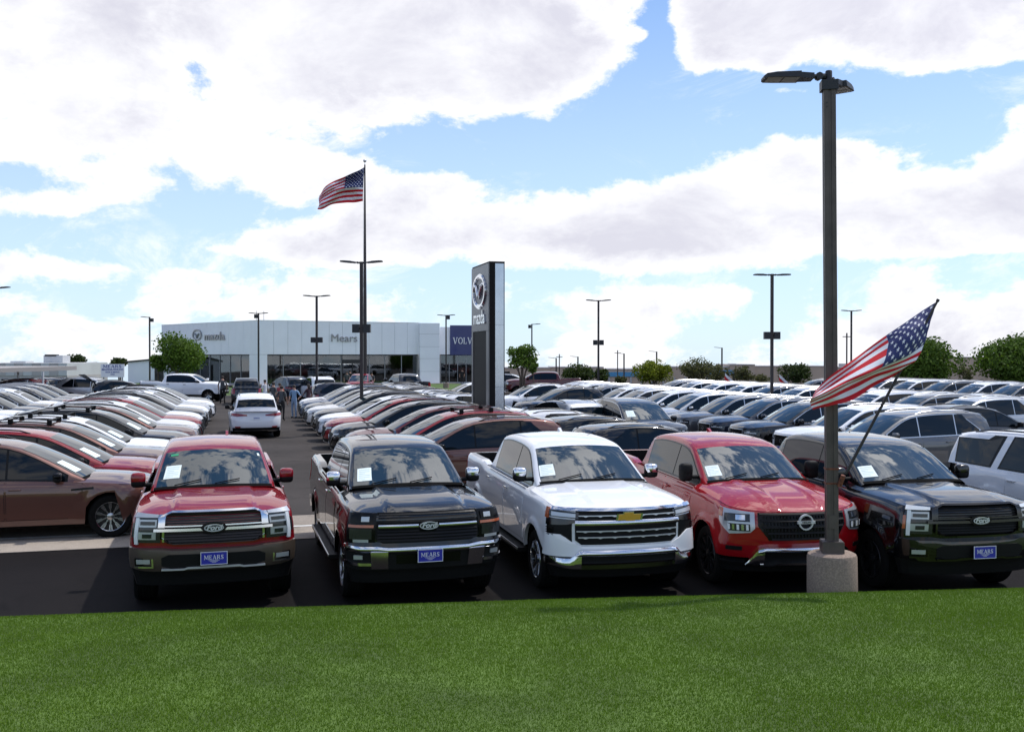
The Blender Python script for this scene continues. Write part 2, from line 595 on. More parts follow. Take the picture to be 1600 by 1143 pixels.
class Car:
    D = dict(L=4.9, W=1.95, R=.37, tw=.25, oh_f=.90, wb=2.9, Ra=.42, sill=.27, zbf=.26, zbr=.32,
             af=.50, nf=2.6, bowf=.10, ar=.35, nr=2.8, bowr=.06, tf=.05, tr_=.05, flare=.018, fw=.13,
             xf=[(.25, -.10), (.40, -.02), (.60, 0), (.80, -.03), (1.0, -.08)],
             xr=[(.30, .10), (.45, .0), (.70, 0), (1.0, .06), (1.2, .12)],
             wz=[(.25, .955), (.40, .975), (.60, .985), (.80, 1.0), (.95, .99), (1.1, .965), (1.4, .94)],
             rim=[(-2.5, 1.12), (0, 1.04), (1.0, 1.00), (1.7, .95), (2.45, .86)],
             belt=None, crown=.07, bulges=[], prof=None, yb=.06, tum=.28, drop=.075, gcrown=.025, crowne=3, gexp=2.9, bw=.16, bwr=.12,
             spokes=5, seg=1, cr=.035, trw=.10, pickup=False)

    def __init__(s, lod=1, **kw):
        for k, v in {**Car.D, **kw}.items():
            setattr(s, k, v)
        s.lod = lod
        s.xn, s.xt = s.L / 2, -s.L / 2
        s.axf = s.xn - s.oh_f
        s.axr = s.axf - s.wb
        s.P = chaikin(s.prof, 2)
        s.px = np.array([p[0] for p in s.P])
        s.pz = np.array([p[1] for p in s.P])
        d = np.hypot(np.diff(s.px), np.diff(s.pz))
        s.ps = np.concatenate([[0], np.cumsum(d)])
        s.ps /= s.ps[-1]
        s.x0g, s.x1g = s.P[0][0], s.P[-1][0]
        qs = np.linspace(0, 1, 400)
        cx = s.af * (1 - (1 - qs ** s.nf) ** (1 / s.nf)) + s.bowf * qs ** 2
        cy = qs * s.W / 2 * .97
        s.fa = np.concatenate([[0], np.cumsum(np.hypot(np.diff(cx), np.diff(cy)))])
        cx = s.ar * (1 - (1 - qs ** s.nr) ** (1 / s.nr)) + s.bowr * qs ** 2
        s.ra = np.concatenate([[0], np.cumsum(np.hypot(np.diff(cx), np.diff(cy)))])
        s.qs = qs

    # --- analytic body surfaces
    def rz(s, x):
        return pl(x, s.rim, .12)

    def bz(s, x):
        return pl(x, s.belt, .1) if s.belt else s.rz(x)

    def sy(s, x, z):
        b = s.W / 2 * pl(z, s.wz, .06)
        t = (x - (s.xn - 1.35)) / 1.35
        if t > 0: b -= s.tf * t * t
        t = ((s.xt + 1.2) - x) / 1.2
        if t > 0: b -= s.tr_ * t * t
        for xa in (s.axf, s.axr):
            r = math.hypot(x - xa, z - s.R)
            if r < s.Ra + s.fw:
                b += s.flare * (1 - smst(s.Ra + .02, s.Ra + s.fw, r))
        dz = s.rz(x) - z
        if dz < s.trw:
            b -= s.cr * (1 - max(dz, 0) / s.trw) ** 2
        return b

    def wc(s, z): return s.sy(s.xn - s.af - s.bowf, z)
    def wr(s, z): return s.sy(s.xt + s.ar + s.bowr, z)

    def F(s, u, z):
        a = abs(u)
        sg = 1 if u >= 0 else -1
        bx = s.xn + pl(z, s.xf, .03)
        if a <= s.fa[-1]:
            q = float(np.interp(a, s.fa, s.qs))
            x = bx - s.af * (1 - (1 - q ** s.nf) ** (1 / s.nf)) - s.bowf * q * q
            return Vector((x, sg * q * s.wc(z), z))
        x = bx - s.af - s.bowf - (a - s.fa[-1])
        return Vector((x, sg * s.sy(x, z), z))

    def B(s, u, z):
        a = abs(u)
        sg = 1 if u >= 0 else -1
        bx = s.xt + pl(z, s.xr, .03)
        if a <= s.ra[-1]:
            q = float(np.interp(a, s.ra, s.qs))
            x = bx + s.ar * (1 - (1 - q ** s.nr) ** (1 / s.nr)) + s.bowr * q * q
            return Vector((x, sg * q * s.wr(z), z))
        x = bx + s.ar + s.bowr + (a - s.ra[-1])
        return Vector((x, sg * s.sy(x, z), z))

    def S(s, x, z):
        return Vector((x, s.sy(x, z), z))

    # greenhouse
    def roof(s, x):
        return float(np.interp(-x, -s.px, s.pz))

    def gy(s, x):
        return s.sy(min(x, s.xn - s.af - .4), s.bz(x)) - s.yb

    def gwarp(s, x, y, Y):
        k = 1 - (y / Y) ** 2
        f = smst(s.x0g - 1.5, s.x0g - .3, x) * s.bw - smst(-(s.x1g + 1.3), -(s.x1g + .2), -x) * s.bwr
        return x + f * k

    def gdrop(s, x):
        return min(s.drop, max(.004, (s.roof(x) - s.bz(x)) * .6))

    def G(s, x, z):      # greenhouse side
        Y = s.gy(x)
        h = z - s.bz(x)
        y = Y - s.tum * h - .05 * h * h
        return Vector((s.gwarp(x, y, Y), y, z))

    def T(s, q, t):      # over the top: q lateral -1..1, t along the profile 0..1
        x = float(np.interp(t, s.ps, s.px))
        zt = float(np.interp(t, s.ps, s.pz))
        Y = s.gy(x)
        dr = min(s.drop, max(.004, (zt - s.bz(x)) * .6))
        h = zt - dr - s.bz(x)
        Ye = Y - s.tum * h - .05 * h * h
        a = abs(q)
        z = zt - dr * (1 - (1 - a ** s.gexp) ** (1 / s.gexp)) - s.gcrown * a * a * (1 - a) * 2
        y = q * Ye
        return Vector((s.gwarp(x, y, Y), y, z))

    def tx(s, x):
        return float(np.interp(-x, -s.px, s.ps))

    # hood
    def hoodp(s, q, t, xb):
        a = abs(q)
        xo = s.xn + pl(s.rz(s.xn - .1), s.xf, .03) - s.af * (1 - (1 - a ** s.nf) ** (1 / s.nf)) - s.bowf * a * a
        x = xb + (xo - xb) * t
        zr = s.rz(x) if t < 1 else s.rz(xo)
        y = q * s.sy(min(x, s.xn - s.af - s.bowf), s.rz(min(x, s.xn - s.af - s.bowf)))
        z = zr + s.crown * (1 - a ** s.crowne) * (1 - t ** 7)
        for (q0, q1, hgt, t0, t1, e) in s.bulges:
            z += hgt * smst(q0, q0 + e, a) * (1 - smst(q1, q1 + e, a)) * smst(t0, t0 + .15, t) * (1 - smst(t1, t1 + .1, t))
        return Vector((x, y, z))

    # --- panels
    def panel(s, mb, mp, u0, u1, lo, hi, off=.004, depth=.02, nu=6, nw=3, mi=None, both=False):
        ev = lambda p, u: p if isinstance(p, (int, float)) else (p(u) if callable(p) else pl(u, p))
        sides = (1, -1) if both else (1,)
        us = list(np.linspace(u0, u1, nu + 1))
        for src in (lo, hi):
            if isinstance(src, (list, tuple)):
                for k, _ in src:
                    if u0 < k < u1: us.append(k)
        us = sorted(set(round(float(u), 4) for u in us))
        rows, back = [], []
        for j in range(nw + 1):
            r, b = [], []
            for u in us:
                w = ev(lo, u) + (ev(hi, u) - ev(lo, u)) * j / nw
                e = .012
                p = mp(u, w)
                n = (mp(u + e, w) - mp(u - e, w)).cross(mp(u, w + e) - mp(u, w - e))
                if n.length < 1e-12: n = Vector((0, 0, 1))
                n.normalize()
                if n.dot(p - Vector((0, 0, .55))) < 0: n = -n
                o = off(u, w, j / nw) if callable(off) else off
                r.append(p + n * o)
                b.append(p + n * (o - depth))
            rows.append(r)
            back.append(b)
        for sg in sides:
            f = (lambda v: (v[0], v[1] * sg, v[2]))
            rr = [[f(v) for v in r] for r in rows]
            bb = [[f(v) for v in r] for r in back]
            mb.grid(rr, mi)
            mb.grid([rr[0], bb[0]], mi)
            mb.grid([rr[-1], bb[-1]], mi)
            mb.grid([[r[0] for r in rr], [r[0] for r in bb]], mi)
            mb.grid([[r[-1] for r in rr], [r[-1] for r in bb]], mi)

    def shell(s):
        """painted lower body: one ring-shaped skin with wheel arches"""
        lod = s.lod
        nq = (14, 9, 6)[lod]
        qf = [1 - (1 - i / nq) ** 1.7 for i in range(nq + 1)]
        K = (16, 9, 6)[lod]
        na = (12, 9, 6)[lod]
        xs0, xs1 = s.xn - s.af - s.bowf - .03 + min(p[1] for p in s.xf), s.xt + s.ar + s.bowr + .03 + max(p[1] for p in s.xr)
        xs = set()
        for xa in (s.axf, s.axr):
            dx0 = math.sqrt(max(.01, s.Ra ** 2 - (s.sill - s.R) ** 2))
            for k in range(na + 1):
                xs.add(round(xa + dx0 * math.cos(math.pi * k / na), 4))
        for x in np.linspace(xs0, xs1, (26, 14, 8)[lod]):
            if all(abs(x - xa) > s.Ra + .03 for xa in (s.axf, s.axr)): xs.add(round(float(x), 4))
        xs = sorted([x for x in xs if xs1 <= x <= xs0], reverse=True)
        cols = []
        for q in qf:
            u = float(np.interp(q, s.qs, s.fa))
            zt = s.rz(s.F(u, s.rz(s.xn - .1)).x)
            cols.append([s.F(u, s.zbf + (zt - s.zbf) * k / K) for k in range(K + 1)])
        for x in xs:
            zb = s.sill
            if x > s.axf + s.Ra: zb = s.zbf
            if x < s.axr - s.Ra: zb = s.zbr
            for xa in (s.axf, s.axr):
                if abs(x - xa) < s.Ra + 1e-3:
                    zb = max(min(s.sill, s.zbf), s.R + math.sqrt(max(0, s.Ra ** 2 - (x - xa) ** 2)) * 1.0)
                    if abs(abs(x - xa) - math.sqrt(max(.01, s.Ra ** 2 - (s.sill - s.R) ** 2))) < 2e-3: zb = s.sill
            zt = s.rz(x)
            cols.append([s.S(x, zb + (zt - zb) * k / K) for k in range(K + 1)])
        for q in reversed(qf):
            u = float(np.interp(q, s.qs, s.ra))
            zt = s.rz(s.B(u, s.rz(s.xt + .1)).x)
            cols.append([s.B(u, s.zbr + (zt - s.zbr) * k / K) for k in range(K + 1)])
        mb = MB()
        mb.grid(cols)
        # thin inward lip along the lower edge
        mb.grid([[c[0] for c in cols], [Vector((c[0].x * .995, c[0].y * .95, c[0].z + .012)) for c in cols]])
        return mb

    def green(s):
        lod = s.lod
        mb = MB()
        nt = (30, 18, 11)[lod]
        ts = sorted(set([0, 1] + [round(float(v), 4) for v in np.linspace(0, 1, nt)]))
        nq = (9, 6, 4)[lod]
        qs = [1 - (i / nq) ** 1.5 for i in range(nq + 1)]
        qs = [max(0.0, q) for q in qs]
        rows = []
        for t in ts:
            x = float(np.interp(t, s.ps, s.px))
            top = [s.T(q, t) for q in qs]
            zb = s.bz(x) - .03
            ze = top[0].z
            side = [s.G(x, zb + (max(ze, zb + .001) - zb) * k / 3) for k in range(3)]
            rows.append(side + top)
        mb.grid(rows)
        return mb


def pick(l, lod):
    return l[lod]


def wheel_meshes(R_, w, lod, style='split', rimmat='alloy'):
    n = (36, 24, 14)[lod]
    rr = R_ * (.68 if style != 'truck' else .64)
    mb = MB()
    h = w / 2
    prof = [(rr, -h + .02), (R_ * .86, -h), (R_ * .97, -h + .02), (R_, -h + .05), (R_, h - .05), (R_ * .97, h - .02), (R_ * .90, h), (rr + .02, h - .004), (rr, h - .015)]
    if lod == 0:
        prof = [(rr, -h + .02), (R_ * .86, -h), (R_ * .97, -h + .02)] + [(R_ - (.008 if k % 2 else 0), -h + .05 + (w - .1) * k / 10) for k in range(11)] + [(R_ * .97, h - .02), (R_ * .93, h - .003), (R_ * .86, h), (rr + .02, h - .004), (rr, h - .015)]
    mb.lathe(prof, n, 'y')
    tyre = mb.mesh('tyre', M['tyre'], 40)
    mb = MB()
    mb.lathe([(rr, h - .012), (rr * .985, h - .004), (rr * .95, h - .012), (rr * .94, h - .06)], n, 'y', mi=0)
    mb.lathe([(rr * .95, h - .075), (.02, h - .085)], n, 'y', mi=1)
    ns = {'split': 5, 'multi': 10, 'truck': 6, 'dark': 6}[style]
    def spoke(a, r0, r1, w0, w1, y0, y1, th=.03):
        c, sn = math.cos(a), math.sin(a)
        V = []
        for (r, ww, yy) in ((r0, w0, y0), (r1, w1, y1)):
            for (dw, dy) in ((-ww, 0), (ww, 0), (ww * 1.2, -th), (-ww * 1.2, -th)):
                V.append((c * r - sn * dw, yy + dy, sn * r + c * dw))
        mb.add(V, [(0, 1, 5, 4), (1, 2, 6, 5), (2, 3, 7, 6), (3, 0, 4, 7), (0, 3, 2, 1), (4, 5, 6, 7)], 0)
    for k in range(ns):
        a = 2 * math.pi * k / ns + .3
        if style == 'multi':
            spoke(a, .05, rr * .95, .014, .010, h - .025, h - .012)
            spoke(a + .10, rr * .55, rr * .95, .007, .007, h - .022, h - .012)
            spoke(a - .10, rr * .55, rr * .95, .007, .007, h - .022, h - .012)
        elif style == 'split':
            spoke(a - .12, .05, rr * .95, .018, .016, h - .03, h - .012)
            spoke(a + .12, .05, rr * .95, .018, .016, h - .03, h - .012)
        else:
            spoke(a, .05, rr * .95, .034, .042, h - .045, h - .016, .04)
            if lod < 2: spoke(a + math.pi / ns, .06, rr * .9, .008, .008, h - .05, h - .03)
    mb.lathe([(.062, h - .05), (.06, h - .02), (.045, h - .014), (.0, h - .012)], 14, 'y', mi=0)
    rim = mb.mesh('rim', [M[rimmat], M['alloy_dark']], 35)
    return tyre, rim


def add_wheels(s, root, style='split', rimmat='alloy'):
    tyre, rim = wheel_meshes(s.R, s.tw, s.lod, style, rimmat)
    for xa in (s.axf, s.axr):
        for sg in (1, -1):
            o = link_mesh('wheel', tyre, [], root)
            o.location = (xa, sg * (s.W / 2 - s.tw / 2 - .025), s.R)
            if sg < 0: o.rotation_euler = (0, 0, math.pi)
            if s.lod < 2:
                link_mesh('rim', rim, [], o)


def add_under(s, root):
    mb = MB()
    wi = s.W / 2 - .40
    zlo = .20 if not s.pickup else .36
    mb.box(s.xt + .25, s.xn - .25, -wi, wi, zlo, .62)
    dx = s.Ra + .01
    for x0, x1 in ((s.axr + dx, s.axf - dx), (s.axf + dx, s.xn - .42), (s.xt + .35, s.axr - dx)):
        if x1 > x0: mb.box(x0, x1, -s.W / 2 + .10, s.W / 2 - .10, zlo + .03, s.R + .35)
    for xa in (s.axf, s.axr):
        for sg in (1, -1):
            N = 12
            ya, yb_ = s.W / 2 - .05, wi - .01
            r0 = s.Ra + .004
            A = [(xa + r0 * math.cos(math.pi * k / N), s.R + r0 * math.sin(math.pi * k / N)) for k in range(N + 1)]
            A = [(A[0][0], s.R - .12)] + A + [(A[-1][0], s.R - .12)]
            mb.grid([[(a, sg * ya, b) for a, b in A], [(a, sg * yb_, b) for a, b in A]])
            mb.add([(a, sg * yb_, b) for a, b in A], [list(range(len(A)))])
    # block behind the fascias so nothing shows through
    mb.build('underbody', M['underbody'], root, 30)


def part(mb, name, mats, root, smooth=35, painted=False, merge=None, mirror=False):
    o = mb.build(name, mats, root, smooth, merge, mirror)
    if painted:
        o.material_slots[0].link = 'OBJECT'
        o.material_slots[0].material = mats if not isinstance(mats, (list, tuple)) else mats[0]
        o.data.materials[0] = None
    return o


def build_common(s, root, pm, wheelstyle='split', rimmat='alloy', trim='black_gloss', dlo=None, doors=None, mirror_x=None, hooded=True,
                 screen=(.03, .30), screen_q=.90, handles=True, mirmat=None, mirror_z=None, rearglass=None, mirsize=(.13, .20, .16), mirgap=.07):
    lod = s.lod
    sh = s.shell()
    if s.pickup:
        xb = s.x1g + .02
        o = []
        N = 10
        xs = list(np.linspace(xb, s.xt + s.ar + s.bowr + .1, N))
        out = [s.S(x, s.rz(x)) for x in xs] + [s.B(float(np.interp(q, s.qs, s.ra)), s.rz(s.xt + .1)) for q in (1, .97, .9, .7, .4, 0)]
        inn = []
        for p in out:
            inn.append(Vector((max(p.x, s.xt + .10), max(0, min(p.y - .10, s.W / 2 - .14)), p.z)))
        sh.grid([out, inn])
        flo = [Vector((p.x, p.y, .80)) for p in inn]
        sh.grid([inn, flo], mi=1)
        sh.grid([flo, [Vector((p.x, 0, .80)) for p in flo]], mi=1)
        sh.box(xb - .02, xb + .10, 0, s.W / 2 - .1, .8, s.rz(xb) - .01)
    b = part(sh, 'body', [pm, M['plastic']], root, 38, True, .0015, True)
    gr = s.green()
    part(gr, 'roof', pm, root, 50, True, .0015, True)
    # hood
    xbk = s.x0g - .15
    mb = MB()
    nq = (14, 9, 6)[lod]
    nt = (16, 9, 5)[lod]
    qf = [1 - (1 - i / nq) ** 1.7 for i in range(nq + 1)]
    if s.bulges and lod == 0:
        qf = sorted(set(qf + [x for b_ in s.bulges for x in (b_[0], b_[0] + b_[5] / 2, b_[0] + b_[5], b_[1], b_[1] + b_[5])]))
        qf = [q for q in qf if q <= 1]
    tt = [1 - (1 - i / nt) ** 1.5 for i in range(nt + 1)]
    mb.grid([[s.hoodp(q, t, xbk) for q in qf] for t in tt])
    part(mb, 'hood', pm, root, 50, True, .0015, True)
    add_under(s, root)
    add_wheels(s, root, wheelstyle, rimmat)
    # glass
    nu = (14, 8, 6)[lod]
    mb = MB()
    s.panel(mb, s.T, -screen_q, screen_q, screen[0], screen[1], .004, .012, nu, (8, 5, 3)[lod])
    part(mb, 'windshield', M['glass_screen'], root, 60)
    if lod < 2:
        mb = MB()
        s.panel(mb, s.T, -screen_q - .03, screen_q + .03, .002, screen[0] + .006, .007, .02, nu, 2)
        for a, b_ in (((.02, .42), (-.62, -.20)) if lod == 0 else ()):     # wipers
            p0, p1 = s.T(a, screen[0] + .004), s.T(b_, screen[0] + .035)
            mb.tube([p0 + Vector((.01, 0, .02)), p1 + Vector((.01, 0, .02))], .008, 5)
        part(mb, 'cowl', M['underbody'], root, 40)
    # side glass
    if dlo:
        x0, x1 = dlo['x'][0], dlo['x'][-1]
        dlo = {**dlo}
        blo = lambda x: s.bz(x) + .015
        hi = lambda x: max(blo(x) + .003, min(s.roof(x) - s.gdrop(x) - dlo.get('gap', .012), pl(x, dlo['top']) if 'top' in dlo else 9))
        mp = dlo.get('map', s.G)
        mb = MB()
        for g0, g1 in dlo.get('groups', [(x0, x1)]):
          s.panel(mb, mp, g0 - .03, g1 + .03, lambda x: s.bz(x) + .002, lambda x: hi(min(max(x, x0 - .02), x1 + .02)) + .010, .0035, .012, (16, 12, 8)[lod], 3, both=True)
        part(mb, 'window_trim', M[trim], root, 50)
        xs = dlo['x']
        for i in range(len(xs) - 1):
            a, c = xs[i] + .018, xs[i + 1] - .018
            if dlo.get('skip') == i: continue
            sgs = (1, -1)
            for sg in sgs:
                mb = MB()
                tmp = MB()
                s.panel(tmp, mp, a, c, lambda x: blo(x) + .012, lambda x: max(blo(x) + .016, hi(x) - .012), .008, .012, (8, 6, 4)[lod], 2)
                mb.add([(v[0], v[1] * sg, v[2]) for v in tmp.v], tmp.f)
                part(mb, 'side_window', M['glass'], root, 60)
    if rearglass:
        mb = MB()
        s.panel(mb, s.T, -rearglass[2], rearglass[2], rearglass[0], rearglass[1], .006, .012, nu, 4)
        part(mb, 'rear_window', M['glass'], root, 60)
    # doors
    if doors and lod < 2:
        for (xa, xb_, zl, zh) in doors:
            for sg in (1, -1):
                mb = MB()
                tmp = MB()
                def lo(x, xa=xa, xb_=xb_, zl=zl):
                    v = zl
                    for ax in (s.axf, s.axr):
                        r = s.Ra + .07
                        if abs(x - ax) < r: v = max(v, s.R + math.sqrt(r * r - (x - ax) ** 2))
                    return v
                s.panel(tmp, s.S, xa, xb_, lo, lambda x: s.rz(x) - .012, .001, .01, 8, 3)
                mb.add([(v[0], v[1] * sg, v[2]) for v in tmp.v], tmp.f, 1)
                tmp = MB()
                s.panel(tmp, s.S, xa + .008, xb_ - .008, lambda x: lo(x) + .008, lambda x: s.rz(x) - .016, .006, .008, 10, 5)
                mb.add([(v[0], v[1] * sg, v[2]) for v in tmp.v], tmp.f, 0)
                d = part(mb, 'door', [pm, M['plastic']], root, 40, True)
                if handles:
                    hb = MB()
                    hx = xa + .14
                    hz = s.rz(hx) - .13
                    p = s.S(hx, hz)
                    rbox(hb, (hx, sg * (p.y + .028), hz), (.20, .022, .03), .5)
                    hb.box(hx - .085, hx - .06, *sorted((sg * p.y, sg * (p.y + .02))), hz - .01, hz + .01)
                    hb.box(hx + .06, hx + .085, *sorted((sg * p.y, sg * (p.y + .02))), hz - .01, hz + .01)
                    part(hb, 'handle', pm if handles == 'body' else M[handles if isinstance(handles, str) else 'black_gloss'], d, 50, handles == 'body')
    # mirrors
    if mirror_x is not None:
        mz = mirror_z if mirror_z else s.bz(mirror_x) + .10
        for sg in (1, -1):
            mb = MB()
            y0 = s.gy(mirror_x)
            my = y0 + mirgap + mirsize[1] / 2
            rbox(mb, (mirror_x, sg * my, mz + mirsize[2] * .12), (mirsize[0], mirsize[1], mirsize[2] * .76), .55)
            o = part(mb, 'mirror', mirmat if mirmat else pm, root, 60, True if not mirmat else False)
            mb = MB()
            mb.tube([(mirror_x, sg * (y0 - .03), mz - .07), (mirror_x, sg * (y0 + .06), mz - .07), (mirror_x, sg * my, mz - mirsize[2] * .3)], [.03, .028, .03], 8)
            rbox(mb, (mirror_x - .004, sg * my, mz - mirsize[2] * .10), (mirsize[0] * 1.02, mirsize[1] * .97, mirsize[2] * .8), .55)
            if lod < 2:
                mb.box(mirror_x - mirsize[0] / 2 - .004, mirror_x - mirsize[0] / 2 + .02, *sorted((sg * (my - mirsize[1] * .38), sg * (my + mirsize[1] * .38))), mz - mirsize[2] * .33, mz + mirsize[2] * .33)
            part(mb, 'mirror_arm', M['plastic'], o, 50)


def sticker(s, root, q0=-.80, q1=-.50, t0=.08, t1=.17, mat='paper'):
    mb = MB()
    s.panel(mb, s.T, q0, q1, t0, t1, .0075, .002, 3, 3, mi=0)
    n = 6
    for k in range(n):
        a = t1 - (t1 - t0) * (k + 1) / (n + 1)
        s.panel(mb, s.T, q0 + .03, q1 - .03 - .08 * (k % 3 == 2), a - .002, a + .002, .0085, .001, 2, 1, mi=1)
    part(mb, 'price_sheet', [M[mat], M['paper_ink']], root, None)


def dealer_plate(s, root, z, x=None, w=.32, h=.16, text=True):
    p = s.F(0, z)
    xx = (x if x is not None else p.x) + .02
    mb = MB()
    mb.box(xx, xx + .012, -w / 2, w / 2, z - h / 2, z + h / 2, 0)
    b = .007
    for (a0, a1, c0, c1) in ((-w / 2, w / 2, h / 2 - b, h / 2), (-w / 2, w / 2, -h / 2, -h / 2 + b), (-w / 2, -w / 2 + b, -h / 2 + b, h / 2 - b), (w / 2 - b, w / 2, -h / 2 + b, h / 2 - b)):
        mb.box(xx + .004, xx + .015, a0, a1, z + c0, z + c1, 1)
    if text:
        serif_text(mb, 'MEARS', .052, (xx + .0125, 0, z + .012), (0, .85, 0), (0, 0, 1), (1, 0, 0), .003, 1)
        for k, ww in ((0, .13), (1, .09), (2, .05)):
            mb.box(xx + .012, xx + .0135, -ww / 2, ww / 2, z - .028 - k * .012, z - .024 - k * .012, 1)
    part(mb, 'licence_plate', [M['plate_blue'], M['plate_white']], root, None)


def ford_oval(s, root, z, a=.115, b=.048, off=.03, text=True, blue='badge_blue'):
    p = s.F(0, z)
    mb = MB()
    x = p.x + off
    ellipse(mb, (x, 0, z), (0, 1, 0), (0, 0, 1), (1, 0, 0), a, b, -.02, .006, 28, 0)
    ellipse(mb, (x, 0, z), (0, 1, 0), (0, 0, 1), (1, 0, 0), a, b, .005, .012, 28, 1, inner=.008)
    ellipse(mb, (x, 0, z), (0, 1, 0), (0, 0, 1), (1, 0, 0), a * .9, b * .8, .006, .009, 28, 1, inner=.0035)
    me = text_mesh('Ford', .086, .003, .30, .003, 1.10)
    V = [(x + .009 + v.co.z, v.co.x, z + v.co.y + .001) for v in me.vertices]
    mb.add(V, [list(p_.vertices) for p_ in me.polygons], 1)
    part(mb, 'badge', [M[blue], M['badge_silver']], root, None)

# ------------------------------------------------------------------ pickups
F150 = dict(L=5.88, W=2.03, R=.405, tw=.275, oh_f=.95, wb=3.69, Ra=.485, sill=.50, zbf=.55, zbr=.60, pickup=True,
            af=.25, nf=3.6, bowf=.09, crowne=5, gexp=3.0, ar=.12, nr=5, bowr=.02, tf=.02, tr_=.01, flare=.03, fw=.12,
            xf=[(.5, -.05), (.8, -.02), (1.0, 0), (1.18, -.015), (1.24, -.05), (1.32, -.12)],
            xr=[(.5, .02), (1.5, .0)],
            wz=[(.4, .965), (.60, .985), (.85, .995), (1.0, 1.0), (1.12, .975), (1.35, .965)],
            rim=[(-2.95, 1.43), (-1.50, 1.41), (-1.38, 1.345), (.3, 1.32), (1.2, 1.31), (1.6, 1.29), (2.3, 1.27), (2.94, 1.215)],
            crown=.070, bulges=[(-.3, .50, .030, .0, .93, .07)],
            prof=[(1.50, 1.385), (1.1, 1.62), (.70, 1.855), (.50, 1.905), (.1, 1.94), (-.5, 1.95), (-.95, 1.925), (-1.16, 1.86), (-1.26, 1.62), (-1.36, 1.36)],
            yb=.085, tum=.30, drop=.11, gcrown=.03, bw=.10, bwr=.03, cr=.05, trw=.09)
PK_DLO = dict(x=[-1.02, .20, 1.28], gap=.015)
PK_DOORS = [(-1.02, .15, .56, 0), (.17, 1.33, .56, 0)]


def running_board(s, root, mat='plastic', strip='satin'):
    for sg in (1, -1):
        mb = MB()
        x0, x1 = s.axr + s.Ra + .05, s.axf - s.Ra - .05
        y0, y1 = s.W / 2 - .06, s.W / 2 + .09
        mb.prism([(min(sg * y0, sg * y1), .40), (max(sg * y0, sg * y1), .40), (max(sg * y0, sg * y1), .455), (min(sg * y0, sg * y1), .455)], x0, x1, 'x', 0)
        mb.box(x0, x1, *sorted((sg * (y1 - .012), sg * (y1 + .004))), .43, .46, 1)
        part(mb, 'running_board', [M[mat], M[strip]], root, None)


def bed_details(s, root, pm):
    for sg in (1, -1):
        mb = MB()
        s.panel(mb, s.B, .80, 1.02, .98, 1.36, .006, .02, 4, 4)
        if sg < 0: mb.v = [(v[0], -v[1], v[2]) for v in mb.v]
        part(mb, 'tail_light', M['lamp_red'], root, 50)
    mb = MB()
    s.panel(mb, s.B, -.95, .95, .50, .70, .10, .14, 10, 2)
    part(mb, 'rear_bumper', M['chrome'], root, 50)


